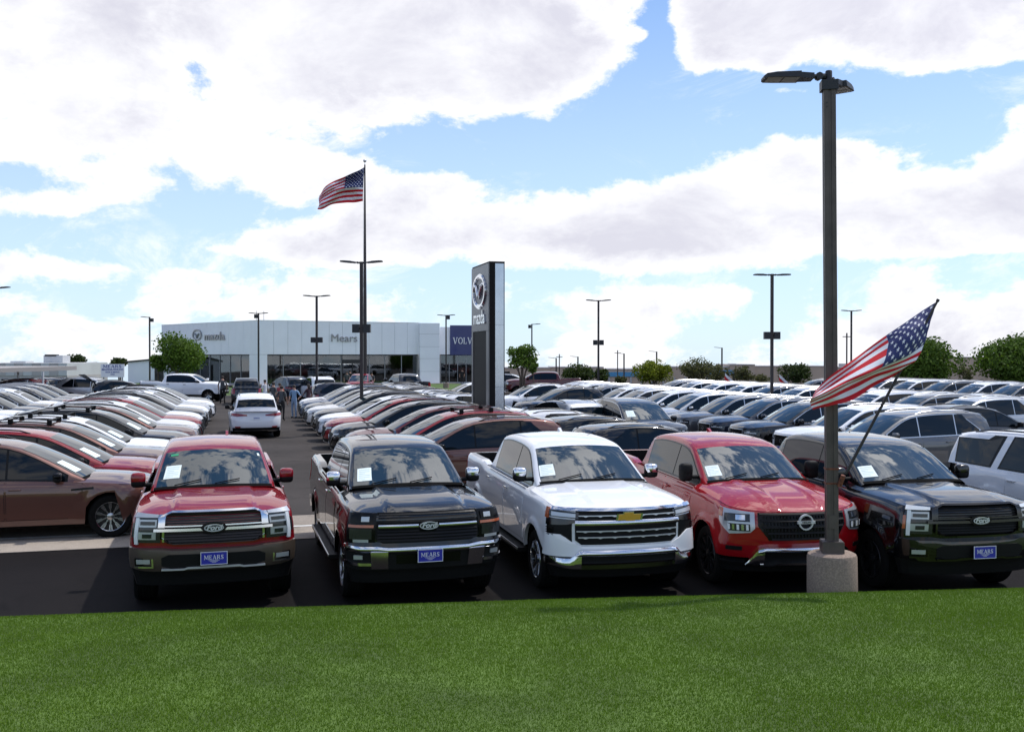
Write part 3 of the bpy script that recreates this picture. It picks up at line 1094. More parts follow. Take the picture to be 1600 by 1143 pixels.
def front_K(s, root, pm, lux=True, dark=False):
    ch = 'dark_chrome' if dark else 'chrome'
    F = s.F
    # headlights
    for sg in (1, -1):
        mb = MB()
        s.panel(mb, F, .63, .97, .885, [(.63, 1.225), (.97, 1.20)], .012, .05, 10, 3, 0)
        s.panel(mb, F, .68, .90, 1.075, 1.165, .020, .02, 4, 2, 1)
        s.panel(mb, F, .70, .88, 1.10, 1.145, .026, .02, 4, 2, 0)
        s.panel(mb, F, .68, .90, .925, 1.015, .020, .02, 4, 2, 1)
        s.panel(mb, F, .73, .84, .945, .995, .028, .02, 3, 2, 3 if not dark else 0)
        s.panel(mb, F, .90, .945, .865, 1.18, .026, .03, 3, 3, 2)
        s.panel(mb, F, .67, .97, 1.185, [(.67, 1.215), (.97, 1.232)], .030, .03, 8, 1, 2 if dark else 1)
        s.panel(mb, F, .955, .99, .95, 1.12, .018, .03, 3, 2, 4 if dark else 0)
        if sg < 0: mb.v = [(v[0], -v[1], v[2]) for v in mb.v]
        part(mb, 'headlight', [M['lamp_dark'], M['lamp_clear'], M['lamp_white'], M['badge_blue'], M['lamp_amber']], root, 40)
    mb = MB()
    s.panel(mb, F, -.63, .63, [(-.63, .93), (-.54, .87), (.54, .87), (.63, .93)], [(-.63, 1.22), (-.54, 1.275 - .03), (.54, 1.245), (.63, 1.22)], .008, .03, 20, 2)
    g = part(mb, 'grille', M['black_gloss'], root, None)
    for z in (1.118, 1.150, 1.182, 1.214, .905, .938, .971, 1.004):
        mb = MB()
        s.panel(mb, F, -.575, .575, z - .011, z + .010, lambda u, w, k: .026 - .012 * k, .02, 16, 1)
        part(mb, 'slat', M['slat_bronze' if not dark else 'plastic'], g, None)
    # chrome frame
    mb = MB()
    top = lambda u: 1.248 - max(0, abs(u) - .52) * .45
    bot = lambda u: .882 + max(0, abs(u) - .50) * .75
    s.panel(mb, F, -.66, .66, lambda u: top(u) - .022, top, .05, .05, 28, 1)
    s.panel(mb, F, -.60, .60, lambda u: bot(u) - .018, bot, lambda u, w, k: .038 + .014 * k, .05, 28, 1)
    for a, b_ in ((-.655, -.575), (.575, .655)):
        s.panel(mb, F, a, b_, 1.07, 1.21, .046, .04, 3, 3)
    s.panel(mb, F, -.60, -.575, .90, 1.04, .046, .04, 2, 2)
    s.panel(mb, F, .575, .60, .90, 1.04, .046, .04, 2, 2)
    part(mb, 'grille_frame', M[ch], g, 40)
    for z0, z1, uu in ((1.077, 1.092, .60), (1.022, 1.054, .70)):
        for sg in (1, -1):
            mb = MB()
            s.panel(mb, F, *sorted((sg * .13, sg * uu)), z0, z1, .05, .05, 10, 1)
            part(mb, 'chrome_bar' if not dark else 'cross_bar', M[ch], g, 40)
    mb = MB()
    s.panel(mb, F, -.155, .155, lambda u: 1.058 - .062 * math.sqrt(max(0, 1 - (u / .156) ** 2)), lambda u: 1.058 + .062 * math.sqrt(max(0, 1 - (u / .156) ** 2)), .058, .04, 14, 1)
    part(mb, 'badge_mount', M['black_gloss'], g, None)
    ford_oval(s, root, 1.058, .118, .046, .062)
    # bumper
    bm = M['paint_taupe'] if not dark else pm
    mb = MB()
    bulge = lambda u, w, k: (.085 + .02 * math.sin(math.pi * k)) * (1 - .72 * smst(.78, 1.02, abs(u)))
    s.panel(mb, F, -1.10, 1.10, lambda u: .545 + .02 * smst(.6, 1.1, abs(u)), lambda u: .80 + .018 * smst(.45, .62, abs(u)), bulge, .13, 36, 6)
    bp = part(mb, 'front_bumper', bm, root, 50, dark)
    mb = MB()
    s.panel(mb, F, -.60, .60, [(-.6, .62), (-.50, .585), (.5, .585), (.6, .62)], [(-.6, .72), (-.52, .755), (.52, .755), (.6, .72)], .109, .02, 20, 1)
    part(mb, 'intake', M['plastic'], bp, None)
    mb = MB()
    s.panel(mb, F, -.60, .60, lambda u: .565 + (.012 if abs(u) < .33 else 0), lambda u: .583 + (.016 if abs(u) < .33 else 0), .128, .04, 24, 1)
    part(mb, 'bumper_trim', M['dark_chrome' if dark else 'badge_silver'], bp, 40)
    for sg in (1, -1):
        mb = MB()
        s.panel(mb, F, .70, .90, .60, .715, .100, .02, 5, 2, 0)
        s.panel(mb, F, .73, .88, .645, .70, .106, .02, 5, 2, 1)
        s.panel(mb, F, .69, .90, .595, .615, .112, .03, 5, 1, 2)
        s.panel(mb, F, .69, .71, .60, .71, .112, .03, 2, 2, 2)
        if sg < 0: mb.v = [(v[0], -v[1], v[2]) for v in mb.v]
        part(mb, 'fog_light', [M['black_gloss'], M['lamp_clear'], M[ch]], root, None)
    air_dam(s, root)


def air_dam(s, root, z0=.34, z1=.56):
    mb = MB()
    s.panel(mb, s.F, -1.10, 1.10, z0, z1, lambda u, w, k: -.03 + .05 * k, .08, 24, 2)
    part(mb, 'air_dam', M['plastic'], root, None)


def front_X(s, root, pm):
    F = s.F
    for sg in (1, -1):
        mb = MB()
        s.panel(mb, F, .66, 1.14, .86, 1.215, .014, .05, 10, 3, 0)
        s.panel(mb, F, .70, .98, 1.105, 1.19, .022, .02, 5, 2, 0)
        s.panel(mb, F, .74, .84, 1.12, 1.175, .028, .02, 3, 2, 2)
        s.panel(mb, F, .70, .98, .90, 1.03, .020, .02, 5, 2, 1)
        s.panel(mb, F, .68, 1.0, 1.045, 1.078, .026, .03, 10, 1, 3)
        s.panel(mb, F, .74, .93, .865, .90, .022, .02, 4, 1, 2)
        if sg < 0: mb.v = [(v[0], -v[1], v[2]) for v in mb.v]
        part(mb, 'headlight', [M['black_gloss'], M['lamp_dark'], M['lamp_clear'], M['lamp_amber']], root, 40)
    mb = MB()
    s.panel(mb, F, -.66, .66, [(-.66, .90), (-.56, .845), (.56, .845), (.66, .90)], 1.225, .010, .03, 20, 2)
    g = part(mb, 'grille', M['plastic'], root, None)
    for z in (1.200, 1.160, 1.120, 1.005, .965, .925, .885):
        mb = MB()
        s.panel(mb, F, -.63, .63, z - .011, z + .010, lambda u, w, k: .030 - .014 * k, .02, 18, 1)
        part(mb, 'slat', M['black_gloss'], g, None)
    for sg in (1, -1):
        mb = MB()
        s.panel(mb, F, *sorted((sg * .13, sg * .62)), 1.045, 1.080, lambda u, w, k: .052 + .006 * math.sin(math.pi * k), .05, 10, 3)
        part(mb, 'chrome_bar', M['chrome'], g, 40)
    ford_oval(s, root, 1.062, .120, .05, .05)
    mb = MB()
    s.panel(mb, F, -1.12, 1.12, lambda u: .745 + .015 * smst(.5, .6, abs(u)), lambda u: .815 + .018 * smst(.5, .62, abs(u)), lambda u, w, k: (.10 + .02 * math.sin(math.pi * k)) * (1 - .68 * smst(.80, 1.04, abs(u))), .12, 36, 4)
    for sg in (1, -1):
        s.panel(mb, F, *sorted((sg * .50, sg * .70)), .54, .765, lambda u, w, k: .075 + .045 * k, .12, 6, 4)
        s.panel(mb, F, *sorted((sg * .70, sg * 1.10)), .59, .625, lambda u, w, k: .108 * (1 - .68 * smst(.80, 1.04, abs(u))), .10, 10, 2)
    bp = part(mb, 'front_bumper', M['chrome'], root, 50)
    mb = MB()
    s.panel(mb, F, -1.10, 1.10, .53, .76, lambda u, w, k: .07 * (1 - .7 * smst(.78, 1.02, abs(u))), .10, 30, 2)
    part(mb, 'intake', M['plastic'], bp, None)
    mb = MB()
    s.panel(mb, F, -.40, .40, .60, .72, .078, .02, 10, 2)
    part(mb, 'intake_panel', M['black_gloss'], bp, None)
    for sg in (1, -1):
        mb = MB()
        s.panel(mb, F, .80, .90, .665, .715, .085, .03, 3, 2)
        if sg < 0: mb.v = [(v[0], -v[1], v[2]) for v in mb.v]
        part(mb, 'fog_light', M['lamp_clear'], root, None)
    air_dam(s, root)


SILV = {**F150, **dict(L=5.89, W=2.06, oh_f=.97, wb=3.74, xf=[(.5, -.04), (.75, 0), (1.0, .0), (1.15, -.02), (1.22, -.06), (1.3, -.14)],
        rim=[(-2.95, 1.40), (-1.50, 1.40), (-1.38, 1.335), (.3, 1.31), (1.2, 1.30), (1.6, 1.285), (2.3, 1.255), (2.94, 1.185)],
        crown=.085, bulges=[(-.3, .46, .022, .0, .95, .06)], bowf=.13, af=.28)}


def front_C(s, root, pm):
    F = s.F
    for sg in (1, -1):
        mb = MB()
        s.panel(mb, F, .66, 1.17, [(.66, 1.075), (1.17, 1.105)], [(.66, 1.15), (1.17, 1.185)], .014, .05, 12, 2, 0)
        s.panel(mb, F, .70, 1.02, [(.70, 1.09), (1.02, 1.108)], [(.7, 1.135), (1.02, 1.155)], .022, .02, 8, 1, 1)
        s.panel(mb, F, 1.07, 1.19, 1.07, 1.195, .022, .03, 3, 2, 2)
        if sg < 0: mb.v = [(v[0], -v[1], v[2]) for v in mb.v]
        part(mb, 'headlight', [M['lamp_dark'], M['lamp_clear'], M['lamp_amber']], root, 40)
    mb = MB()
    s.panel(mb, F, -.70, .70, [(-.7, .80), (-.62, .74), (.62, .74), (.7, .80)], 1.165, .010, .03, 22, 2)
    g = part(mb, 'grille', M['plastic'], root, None)
    mb = MB()   # bright strip under the bonnet edge
    s.panel(mb, F, -1.02, 1.02, lambda u: 1.155 + .014 * abs(u), lambda u: 1.188 + .014 * abs(u), .035, .05, 34, 2)
    part(mb, 'chrome_bar', M['chrome'], g, 40)
    mb = MB()
    s.panel(mb, F, -.70, .70, .985, 1.05, lambda u, w, k: .055 + .015 * math.sin(math.pi * k), .06, 24, 4)
    part(mb, 'chrome_bar', M['chrome'], g, 40)
    for z, uu in ((1.108, .66), (.915, .68), (.835, .66)):
        for sg in (1, -1):
            mb = MB()
            a = .14 if z > 1.1 else .0
            wob = lambda u: .012 * max(0, math.cos(u * 2 * math.pi / .19)) ** 4
            s.panel(mb, F, *sorted((sg * a, sg * uu)), lambda u: z - .004 - wob(u), lambda u: z + .008, .045, .04, 40, 1)
            part(mb, 'grille_bar', M['badge_silver'], g, None)
    # bow-tie emblem
    p = F(0, 1.10)
    x = p.x + .05
    tie = lambda k: [(-.165 * k, -.038 * k), (-.055 * k, -.038 * k), (-.055 * k, -.062 * k), (.075 * k, -.062 * k), (.075 * k, -.038 * k), (.150 * k, -.038 * k), (.165 * k, .038 * k), (.055 * k, .038 * k), (.055 * k, .062 * k), (-.075 * k, .062 * k), (-.075 * k, .038 * k), (-.150 * k, .038 * k)]
    mb = MB()
    mb.prism([(a, 1.095 + b) for a, b in tie(1.14)], x, x + .012, 'x', 0)
    mb.prism([(a, 1.095 + b) for a, b in tie(.95)], x + .008, x + .020, 'x', 1)
    part(mb, 'badge', [M['chrome'], M['gold']], root, None)
    for sg in (1, -1):
        mb = MB()
        s.panel(mb, F, .74, 1.10, [(.74, .74), (.86, .80), (1.10, .82)], [(.74, 1.03), (1.10, 1.0)], .010, .03, 8, 3)
        for k in range(5):
            s.panel(mb, F, .98, 1.09, .83 + .03 * k, .843 + .03 * k, .03, .03, 2, 1, 1)
        if sg < 0: mb.v = [(v[0], -v[1], v[2]) for v in mb.v]
        part(mb, 'side_vent', [M['plastic'], M['black_gloss']], root, None)
        mb = MB()
        s.panel(mb, F, .66, 1.13, [(.66, 1.035), (.8, 1.0), (1.13, .985)], [(.66, 1.06), (1.13, 1.085)], .016, .03, 8, 2)
        if sg < 0: mb.v = [(v[0], -v[1], v[2]) for v in mb.v]
        part(mb, 'lamp_surround', M['dark_chrome'], root, 40)
    mb = MB()   # painted shelf under the grille
    s.panel(mb, F, -1.16, 1.16, .60, lambda u: .725 + .05 * smst(.6, .75, abs(u)) + .10 * smst(.72, .9, abs(u)), lambda u, w, k: .03 + .035 * (1 - k), .08, 34, 4)
    part(mb, 'lower_panel', pm, root, 50, True)
    mb = MB()
    hi = lambda u: .695 - .11 * smst(.62, .76, abs(u))
    lo = lambda u: .47 + .03 * smst(.5, .9, abs(u))
    s.panel(mb, F, -.70, .70, .62, hi, lambda u, w, k: .11 + .03 * math.sin(math.pi * (.1 + .9 * k)), .14, 28, 5)
    for sg in (1, -1):
        s.panel(mb, F, *sorted((sg * .62, sg * 1.16)), lambda u: .44 + .04 * smst(.7, 1.1, abs(u)), hi, lambda u, w, k: (.105 + .028 * math.sin(math.pi * (.15 + .85 * k))) * (1 - .62 * smst(.82, 1.05, abs(u))), .12, 12, 4)
    s.panel(mb, F, -.62, .62, .49, .53, lambda u, w, k: .10 + .03 * k, .12, 20, 3)
    bp = part(mb, 'front_bumper', M['chrome'], root, 50)
    mb = MB()
    s.panel(mb, F, -.66, .66, .52, .63, .10, .10, 16, 1)
    part(mb, 'intake', M['plastic'], bp, None)
    mb = MB()
    s.panel(mb, F, -.64, .64, .43, .50, .10, .10, 16, 1)
    part(mb, 'skid_plate', M['dark_chrome'], bp, None)
    air_dam(s, root, .30, .46)


TITAN = {**F150, **dict(L=5.80, W=2.03, oh_f=.96, wb=3.55, R=.405, zbf=.50, xf=[(.4, -.10), (.55, -.02), (.75, .03), (.95, .02), (1.1, -.02), (1.18, -.08), (1.3, -.18)],
         rim=[(-2.95, 1.42), (-1.50, 1.40), (-1.38, 1.33), (.3, 1.30), (1.2, 1.28), (1.6, 1.26), (2.3, 1.20), (2.94, 1.10)],
         crown=.11, bulges=[(.28, .46, .018, .0, .92, .06)], bowf=.15, af=.36, nf=2.9, flare=.035,
         prof=[(1.48, 1.37), (1.05, 1.61), (.66, 1.83), (.46, 1.885), (.1, 1.92), (-.5, 1.93), (-.95, 1.90), (-1.16, 1.84), (-1.26, 1.60), (-1.36, 1.34)])}


def front_N(s, root, pm):
    F = s.F
    for sg in (1, -1):
        mb = MB()
        lo = [(.68, .87), (1.02, .84), (1.04, .86), (1.22, 1.03)]
        hi = [(.68, 1.105), (1.22, 1.15)]
        s.panel(mb, F, .66, 1.20, [(.66, .90), (.72, .845), (1.0, .815), (1.20, .98)], hi, .012, .05, 12, 4, 0)
        s.panel(mb, F, .72, 1.06, .98, 1.08, .022, .02, 8, 2, 1)
        s.panel(mb, F, .72, 1.0, .86, .955, .020, .02, 6, 2, 1)
        for k in range(5):
            s.panel(mb, F, .74 + .06 * k, .77 + .06 * k, .875, .945, .028, .02, 1, 1, 3 if k % 2 else 2)
        s.panel(mb, F, .78, .90, 1.0, 1.065, .032, .02, 4, 2, 3)
        s.panel(mb, F, 1.10, 1.19, 1.03, 1.135, .022, .02, 3, 2, 4)
        if sg < 0: mb.v = [(v[0], -v[1], v[2]) for v in mb.v]
        part(mb, 'headlight', [M['lamp_clear'], M['lamp_dark'], M['lamp_white'], M['chrome'], M['lamp_amber']], root, 40)
    mb = MB()
    s.panel(mb, F, -.62, .62, [(-.62, .93), (-.48, .745), (.48, .745), (.62, .93)], 1.10, .010, .03, 22, 2)
    g = part(mb, 'grille', M['black_gloss'], root, None)
    for z, uu in ((1.085, .60), (1.0, .59), (.92, .57), (.84, .50), (.765, .45)):
        mb = MB()
        s.panel(mb, F, -uu, uu, z - .012, z + .012, lambda u, w, k: .034 - .012 * k, .03, 20, 1)
        part(mb, 'grille_bar', M['plastic'], g, None)
    mb = MB()
    for z in (1.042, .96, .88, .80):
        for k in range(-12, 13):
            if abs(k) * .045 < (.56 if z > .85 else .46):
                s.panel(mb, F, k * .045 - .011, k * .045 + .011, z - .017, z + .017, .02, .02, 1, 1)
    o = part(mb, 'mesh_insert', M['plastic'], g, None)
    o['kind'] = 'stuff'
    p = F(0, .95)
    mb = MB()
    x = p.x + .03
    ellipse(mb, (x, 0, .985), (0, 1, 0), (0, 0, 1), (1, 0, 0), .105, .105, -.01, .022, 32, 0, inner=.02)
    mb.box(x, x + .03, -.125, .125, .985 - .018, .985 + .018, 0)
    part(mb, 'badge', M['badge_silver'], root, None)
    me = text_mesh('NISSAN', .034, .002, 0, .001, 1.1)
    mb = MB()
    mb.add([(x + .030 + v.co.z, v.co.x, .985 + v.co.y) for v in me.vertices], [list(q.vertices) for q in me.polygons])
    part(mb, 'badge_lettering', M['black_gloss'], root, None)
    mb = MB()
    hi = lambda u: .665 - .03 * smst(.5, .6, abs(u))
    s.panel(mb, F, -.60, .60, lambda u: hi(u) - .05, hi, lambda u, w, k: .075 + .022 * math.sin(math.pi * k), .10, 26, 5)
    for sg in (1, -1):
        s.panel(mb, F, *sorted((sg * .52, sg * .74)), lambda u: .43 - .0 * abs(u), lambda u: .66 - max(0, (abs(u) - .58)) * 1.3, lambda u, w, k: .065 + .022 * math.sin(math.pi * (.1 + .9 * k)), .10, 6, 5)
    s.panel(mb, F, -.56, .56, lambda u: .43 + (.018 if abs(u) < .36 else 0), lambda u: .455 + (.022 if abs(u) < .36 else 0), .09, .08, 22, 1)
    bp = part(mb, 'front_bumper', M['chrome'], root, 50)
    mb = MB()
    s.panel(mb, F, -.56, .56, .44, .63, .045, .06, 16, 2)
    part(mb, 'intake', M['plastic'], bp, None)
    for sg in (1, -1):
        mb = MB()
        s.panel(mb, F, .80, 1.02, .60, .655, .010, .03, 4, 1)
        if sg < 0: mb.v = [(v[0], -v[1], v[2]) for v in mb.v]
        part(mb, 'fog_recess', M['plastic'], root, None)
    air_dam(s, root, .30, .44)


def make_pickup(kind, pm, label, lod=0, group=None):
    spec = {'K': F150, 'X': F150, 'P': F150, 'C': SILV, 'N': TITAN}[kind]
    s = Car(lod, **spec)
    root = empty('pickup_truck', label=label, cat='pickup truck', group=group)
    ws, rm = {'K': ('truck', 'alloy'), 'X': ('truck', 'satin'), 'P': ('truck', 'alloy_dark'), 'C': ('truck', 'alloy'), 'N': ('multi', 'alloy_dark')}[kind]
    mm = {'X': M['chrome'], 'C': M['chrome'], 'N': M['plastic'], 'P': M['dark_chrome']}.get(kind)
    build_common(s, root, pm, ws, rm, 'black_gloss', PK_DLO, PK_DOORS, 1.18, screen=(.014, .272), screen_q=.91,
                 handles='chrome' if kind in 'XC' else 'body', mirmat=mm, mirror_z=1.47, rearglass=(.86, .97, .6), mirsize=(.15, .20, .21 if kind != 'N' else .27), mirgap=.06)
    {'K': lambda: front_K(s, root, pm), 'X': lambda: front_X(s, root, pm), 'P': lambda: front_K(s, root, pm, dark=True),
     'C': lambda: front_C(s, root, pm), 'N': lambda: front_N(s, root, pm)}[kind]()
    running_board(s, root)
    bed_details(s, root, pm)
    return s, root


def place(root, x, y, rz, z=0):
    root.location = (x, y, z)
    root.rotation_euler = (0, 0, rz)


def heading_vp(xv):
    a = math.atan((xv - CX) / FPX)
    return math.atan2(-math.cos(a), -math.sin(a))


def nose_at(root, s, x, y, rz, z=0):
    """place so that the middle of the nose is at x, y"""
    place(root, x - math.cos(rz) * s.xn, y - math.sin(rz) * s.xn, rz, z)


# ------------------------------------------------------------------ crossovers
SUV = dict(L=4.90, W=1.94, R=.375, tw=.25, oh_f=.90, wb=2.90, Ra=.43, sill=.27, zbf=.24, zbr=.30,
           rim=[(-2.45, 1.07), (-1.5, 1.05), (0, 1.02), (.8, .995), (1.3, .965), (2.0, .91), (2.45, .82)],
           belt=[(-2.45, 1.09), (-1.5, 1.06), (0, 1.025), (1.0, .98), (1.3, .965)],
           crown=.085, bulges=[(-.3, .45, .018, .0, .92, .10)],
           prof=[(1.10, 1.035), (.55, 1.34), (.10, 1.575), (-.22, 1.665), (-.8, 1.72), (-1.4, 1.71), (-1.88, 1.67), (-2.16, 1.60), (-2.30, 1.33), (-2.38, 1.06)],
           xf=[(.25, -.08), (.40, 0), (.60, .0), (.75, -.03), (.90, -.14)],
           xr=[(.30, .10), (.45, .0), (.70, .0), (.90, .05), (1.1, .10)])
BOXY = {**SUV, **dict(L=4.92, W=1.95, R=.375, oh_f=.87, wb=2.95, sill=.30,
        rim=[(-2.46, 1.13), (-1.5, 1.10), (0, 1.07), (.8, 1.06), (1.3, 1.045), (2.0, 1.0), (2.45, .93)],
        belt=[(-2.46, 1.14), (-1.5, 1.11), (0, 1.075), (1.3, 1.045)],
        prof=[(1.12, 1.11), (.62, 1.40), (.22, 1.625), (-.1, 1.70), (-.7, 1.745), (-1.4, 1.75), (-1.92, 1.72), (-2.20, 1.66), (-2.32, 1.38), (-2.40, 1.10)],
        xf=[(.25, -.08), (.40, 0), (.70, .0), (.88, -.02), (.98, -.08)], af=.40, nf=2.9, bowf=.10, tum=.26)}
SMALL = {**SUV, **dict(L=4.45, wb=2.68, oh_f=.86,
         rim=[(-2.23, 1.08), (-1.3, 1.04), (.3, 1.0), (.9, .97), (1.7, .92), (2.22, .84)],
         belt=[(-2.23, 1.12), (-1.3, 1.07), (0, 1.02), (1.0, .98)],
         prof=[(.95, 1.045), (.45, 1.32), (.02, 1.55), (-.3, 1.63), (-.8, 1.67), (-1.3, 1.66), (-1.76, 1.61), (-1.98, 1.54), (-2.10, 1.28), (-2.17, 1.06)])}
BIG = {**BOXY, **dict(L=5.70, W=2.06, R=.41, oh_f=.95, wb=3.40, Ra=.48, sill=.38, zbf=.33, zbr=.42,
       rim=[(-2.86, 1.27), (-1.5, 1.24), (0, 1.22), (1.2, 1.20), (2.0, 1.16), (2.86, 1.06)],
       belt=[(-2.86, 1.27), (0, 1.225), (1.3, 1.20)],
       wz=[(.25, .955), (.40, .975), (.60, .985), (.95, 1.0), (1.10, .985), (1.3, .96)],
       prof=[(1.40, 1.26), (.95, 1.52), (.55, 1.77), (.25, 1.85), (-.5, 1.90), (-1.6, 1.90), (-2.4, 1.85), (-2.68, 1.78), (-2.76, 1.50), (-2.80, 1.24)],
       xf=[(.3, -.06), (.5, 0), (.95, 0), (1.05, -.03), (1.15, -.12)], tum=.24, drop=.08)}


def suv_face(s, root, style, lod):
    F, B = s.F, s.B
    nu = (14, 10, 6)[lod]
    zt = s.rz(s.xn - .1)
    if style == 'maz':
        z0 = .70
        if lod == 1 and s.L > 4.6:
            for sg in (1, -1):
                mb = MB()
                xv = s.axf - s.Ra
                s.panel(mb, s.S, xv - .20, xv + .16, [(xv - .20, .845), (xv + .16, .86)], [(xv - .20, .875), (xv + .16, .90)], .010, .02, 4, 1)
                mb.v = [(v[0], v[1] * sg, v[2]) for v in mb.v]
                part(mb, 'fender_vent', M['black_gloss'], root, None)
        for sg in (1, -1):
            mb = MB()
            s.panel(mb, F, .46, .98, [(.46, z0 - .03), (.98, z0 + .03)], [(.46, z0 + .04), (.98, z0 + .11)], .008, .03, nu, 2, 0)
            s.panel(mb, F, .52, .80, [(.52, z0), (.8, z0 + .02)], [(.52, z0 + .035), (.8, z0 + .06)], .014, .02, 5, 1, 1)
            if sg < 0: mb.v = [(v[0], -v[1], v[2]) for v in mb.v]
            part(mb, 'headlight', [M['lamp_dark'], M['lamp_clear']], root, 40)
        mb = MB()
        s.panel(mb, F, -.46, .46, lambda u: .40 + .12 * (abs(u) / .46) ** 2, lambda u: .765 - .03 * (u / .46) ** 2, .016, .04, nu * 2, 2, 0)
        s.panel(mb, F, -.60, .60, lambda u: .375 + .28 * (min(1, abs(u) / .5)) ** 3, lambda u: .405 + .30 * (min(1, abs(u) / .5)) ** 3, .02, .04, nu * 2, 1, 1)
        if lod < 2:
            ellipse(mb, (F(0, .6).x + .012, 0, .62), (0, 1, 0), (0, 0, 1), (1, 0, 0), .09, .07, 0, .012, 18, 1, inner=.014)
        part(mb, 'grille', [M['plastic'], M['satin']], root, None)
        mb = MB()
        s.panel(mb, F, -.90, .90, .235, .36, .012, .05, nu * 2, 1, 0)
        s.panel(mb, F, -.55, .55, .225, .25, .03, .05, nu, 1, 1)
        part(mb, 'front_bumper', [M['plastic'], M['satin']], root, None)
        tl = [(.30, .93, .98), (.95, .90, 1.01)]
    elif style == 'box':
        z0 = .80
        for sg in (1, -1):
            mb = MB()
            s.panel(mb, F, .46, .98, z0 - .06, z0 + .07, .008, .03, nu, 2, 0)
            s.panel(mb, F, .50, .94, z0 - .008, z0 + .012, .014, .02, 5, 1, 1)
            s.panel(mb, F, .60, .72, z0 + .018, z0 + .055, .012, .02, 3, 1, 2)
            if sg < 0: mb.v = [(v[0], -v[1], v[2]) for v in mb.v]
            part(mb, 'headlight', [M['lamp_dark'], M['lamp_white'], M['lamp_clear']], root, 40)
        mb = MB()
        s.panel(mb, F, -.40, .40, .58, .88, .006, .03, nu, 2, 0)
        for (a, b_, c, d) in ((-.42, .42, .88, .895), (-.42, .42, .565, .58), (-.42, -.40, .58, .88), (.40, .42, .58, .88)):
            s.panel(mb, F, a, b_, c, d, .02, .03, 8, 1, 1)
        if lod < 2:
            for k in range(-8, 9):
                s.panel(mb, F, k * .045 - .006, k * .045 + .006, .59, .87, .014, .02, 1, 1, 2)
            ellipse(mb, (F(0, .73).x + .016, 0, .73), (0, 1, 0), (0, 0, 1), (1, 0, 0), .06, .06, 0, .012, 16, 1, inner=.014)
        part(mb, 'grille', [M['plastic'], M['satin'], M['dark_chrome']], root, None)
        mb = MB()
        s.panel(mb, F, -.92, .92, .235, .42, .012, .05, nu * 2, 1, 0)
        part(mb, 'front_bumper', [M['plastic']], root, None)
        if lod < 2: dealer_plate(s, root, .50, text=(lod == 1), w=.31, h=.16)
        tl = None
    else:
        for sg in (1, -1):
            mb = MB()
            s.panel(mb, F, .55, 1.05, zt - .28, zt - .10, .008, .03, nu, 2, 0)
            if sg < 0: mb.v = [(v[0], -v[1], v[2]) for v in mb.v]
            part(mb, 'headlight', [M['lamp_clear']], root, 40)
        mb = MB()
        s.panel(mb, F, -.52, .52, zt - .45, zt - .08, .006, .03, nu, 2, 0)
        s.panel(mb, F, -.55, .55, zt - .30, zt - .25, .02, .03, nu, 1, 1)
        part(mb, 'grille', [M['plastic'], M['chrome']], root, None)
        mb = MB()
        s.panel(mb, F, -1.0, 1.0, s.zbf, s.zbf + .16, .02, .06, nu, 1, 0)
        part(mb, 'front_bumper', [M['plastic']], root, None)
        tl = None
    # rear
    zr = s.rz(s.xt + .1)
    for sg in (1, -1):
        mb = MB()
        if style == 'maz':
            s.panel(mb, B, .34, 1.02, [(.34, zr - .19), (.70, zr - .21), (1.02, zr - .17)], [(.34, zr - .145), (.70, zr - .09), (1.02, zr - .08)], .010, .03, nu, 2, 0)
        else:
            s.panel(mb, B, .74, 1.0, zr - .38, zr - .03, .010, .03, 5, 2, 0)
        if sg < 0: mb.v = [(v[0], -v[1], v[2]) for v in mb.v]
        part(mb, 'tail_light', [M['lamp_red']], root, 40)
    mb = MB()
    s.panel(mb, B, -.95, .95, s.zbr - .02, s.zbr + .13, .012, .05, nu, 1, 0)
    if lod < 2:
        for sg in (1, -1):
            s.panel(mb, B, *sorted((sg * .45, sg * .85)), s.zbr + .0, s.zbr + .03, .03, .04, 5, 1, 1)
            s.panel(mb, B, *sorted((sg * .60, sg * .82)), s.zbr + .14, s.zbr + .18, .014, .03, 4, 1, 2)
        s.panel(mb, B, -.45, .45, s.zbr + .025, s.zbr + .04, .02, .04, 5, 1, 1)
    part(mb, 'rear_bumper', [M['plastic'], M['chrome'], M['lamp_red']], root, None)
    if lod < 2:
        mb = MB()
        s.panel(mb, B, -.16, .16, zr - .34, zr - .22, .014, .02, 3, 1, 0)
        for k in range(5):
            s.panel(mb, B, -.11 + k * .045, -.085 + k * .045, zr - .30, zr - .25, .017, .01, 1, 1, 1)
        part(mb, 'licence_plate', [M['plate_white'], M['sign_ink']], root, None)


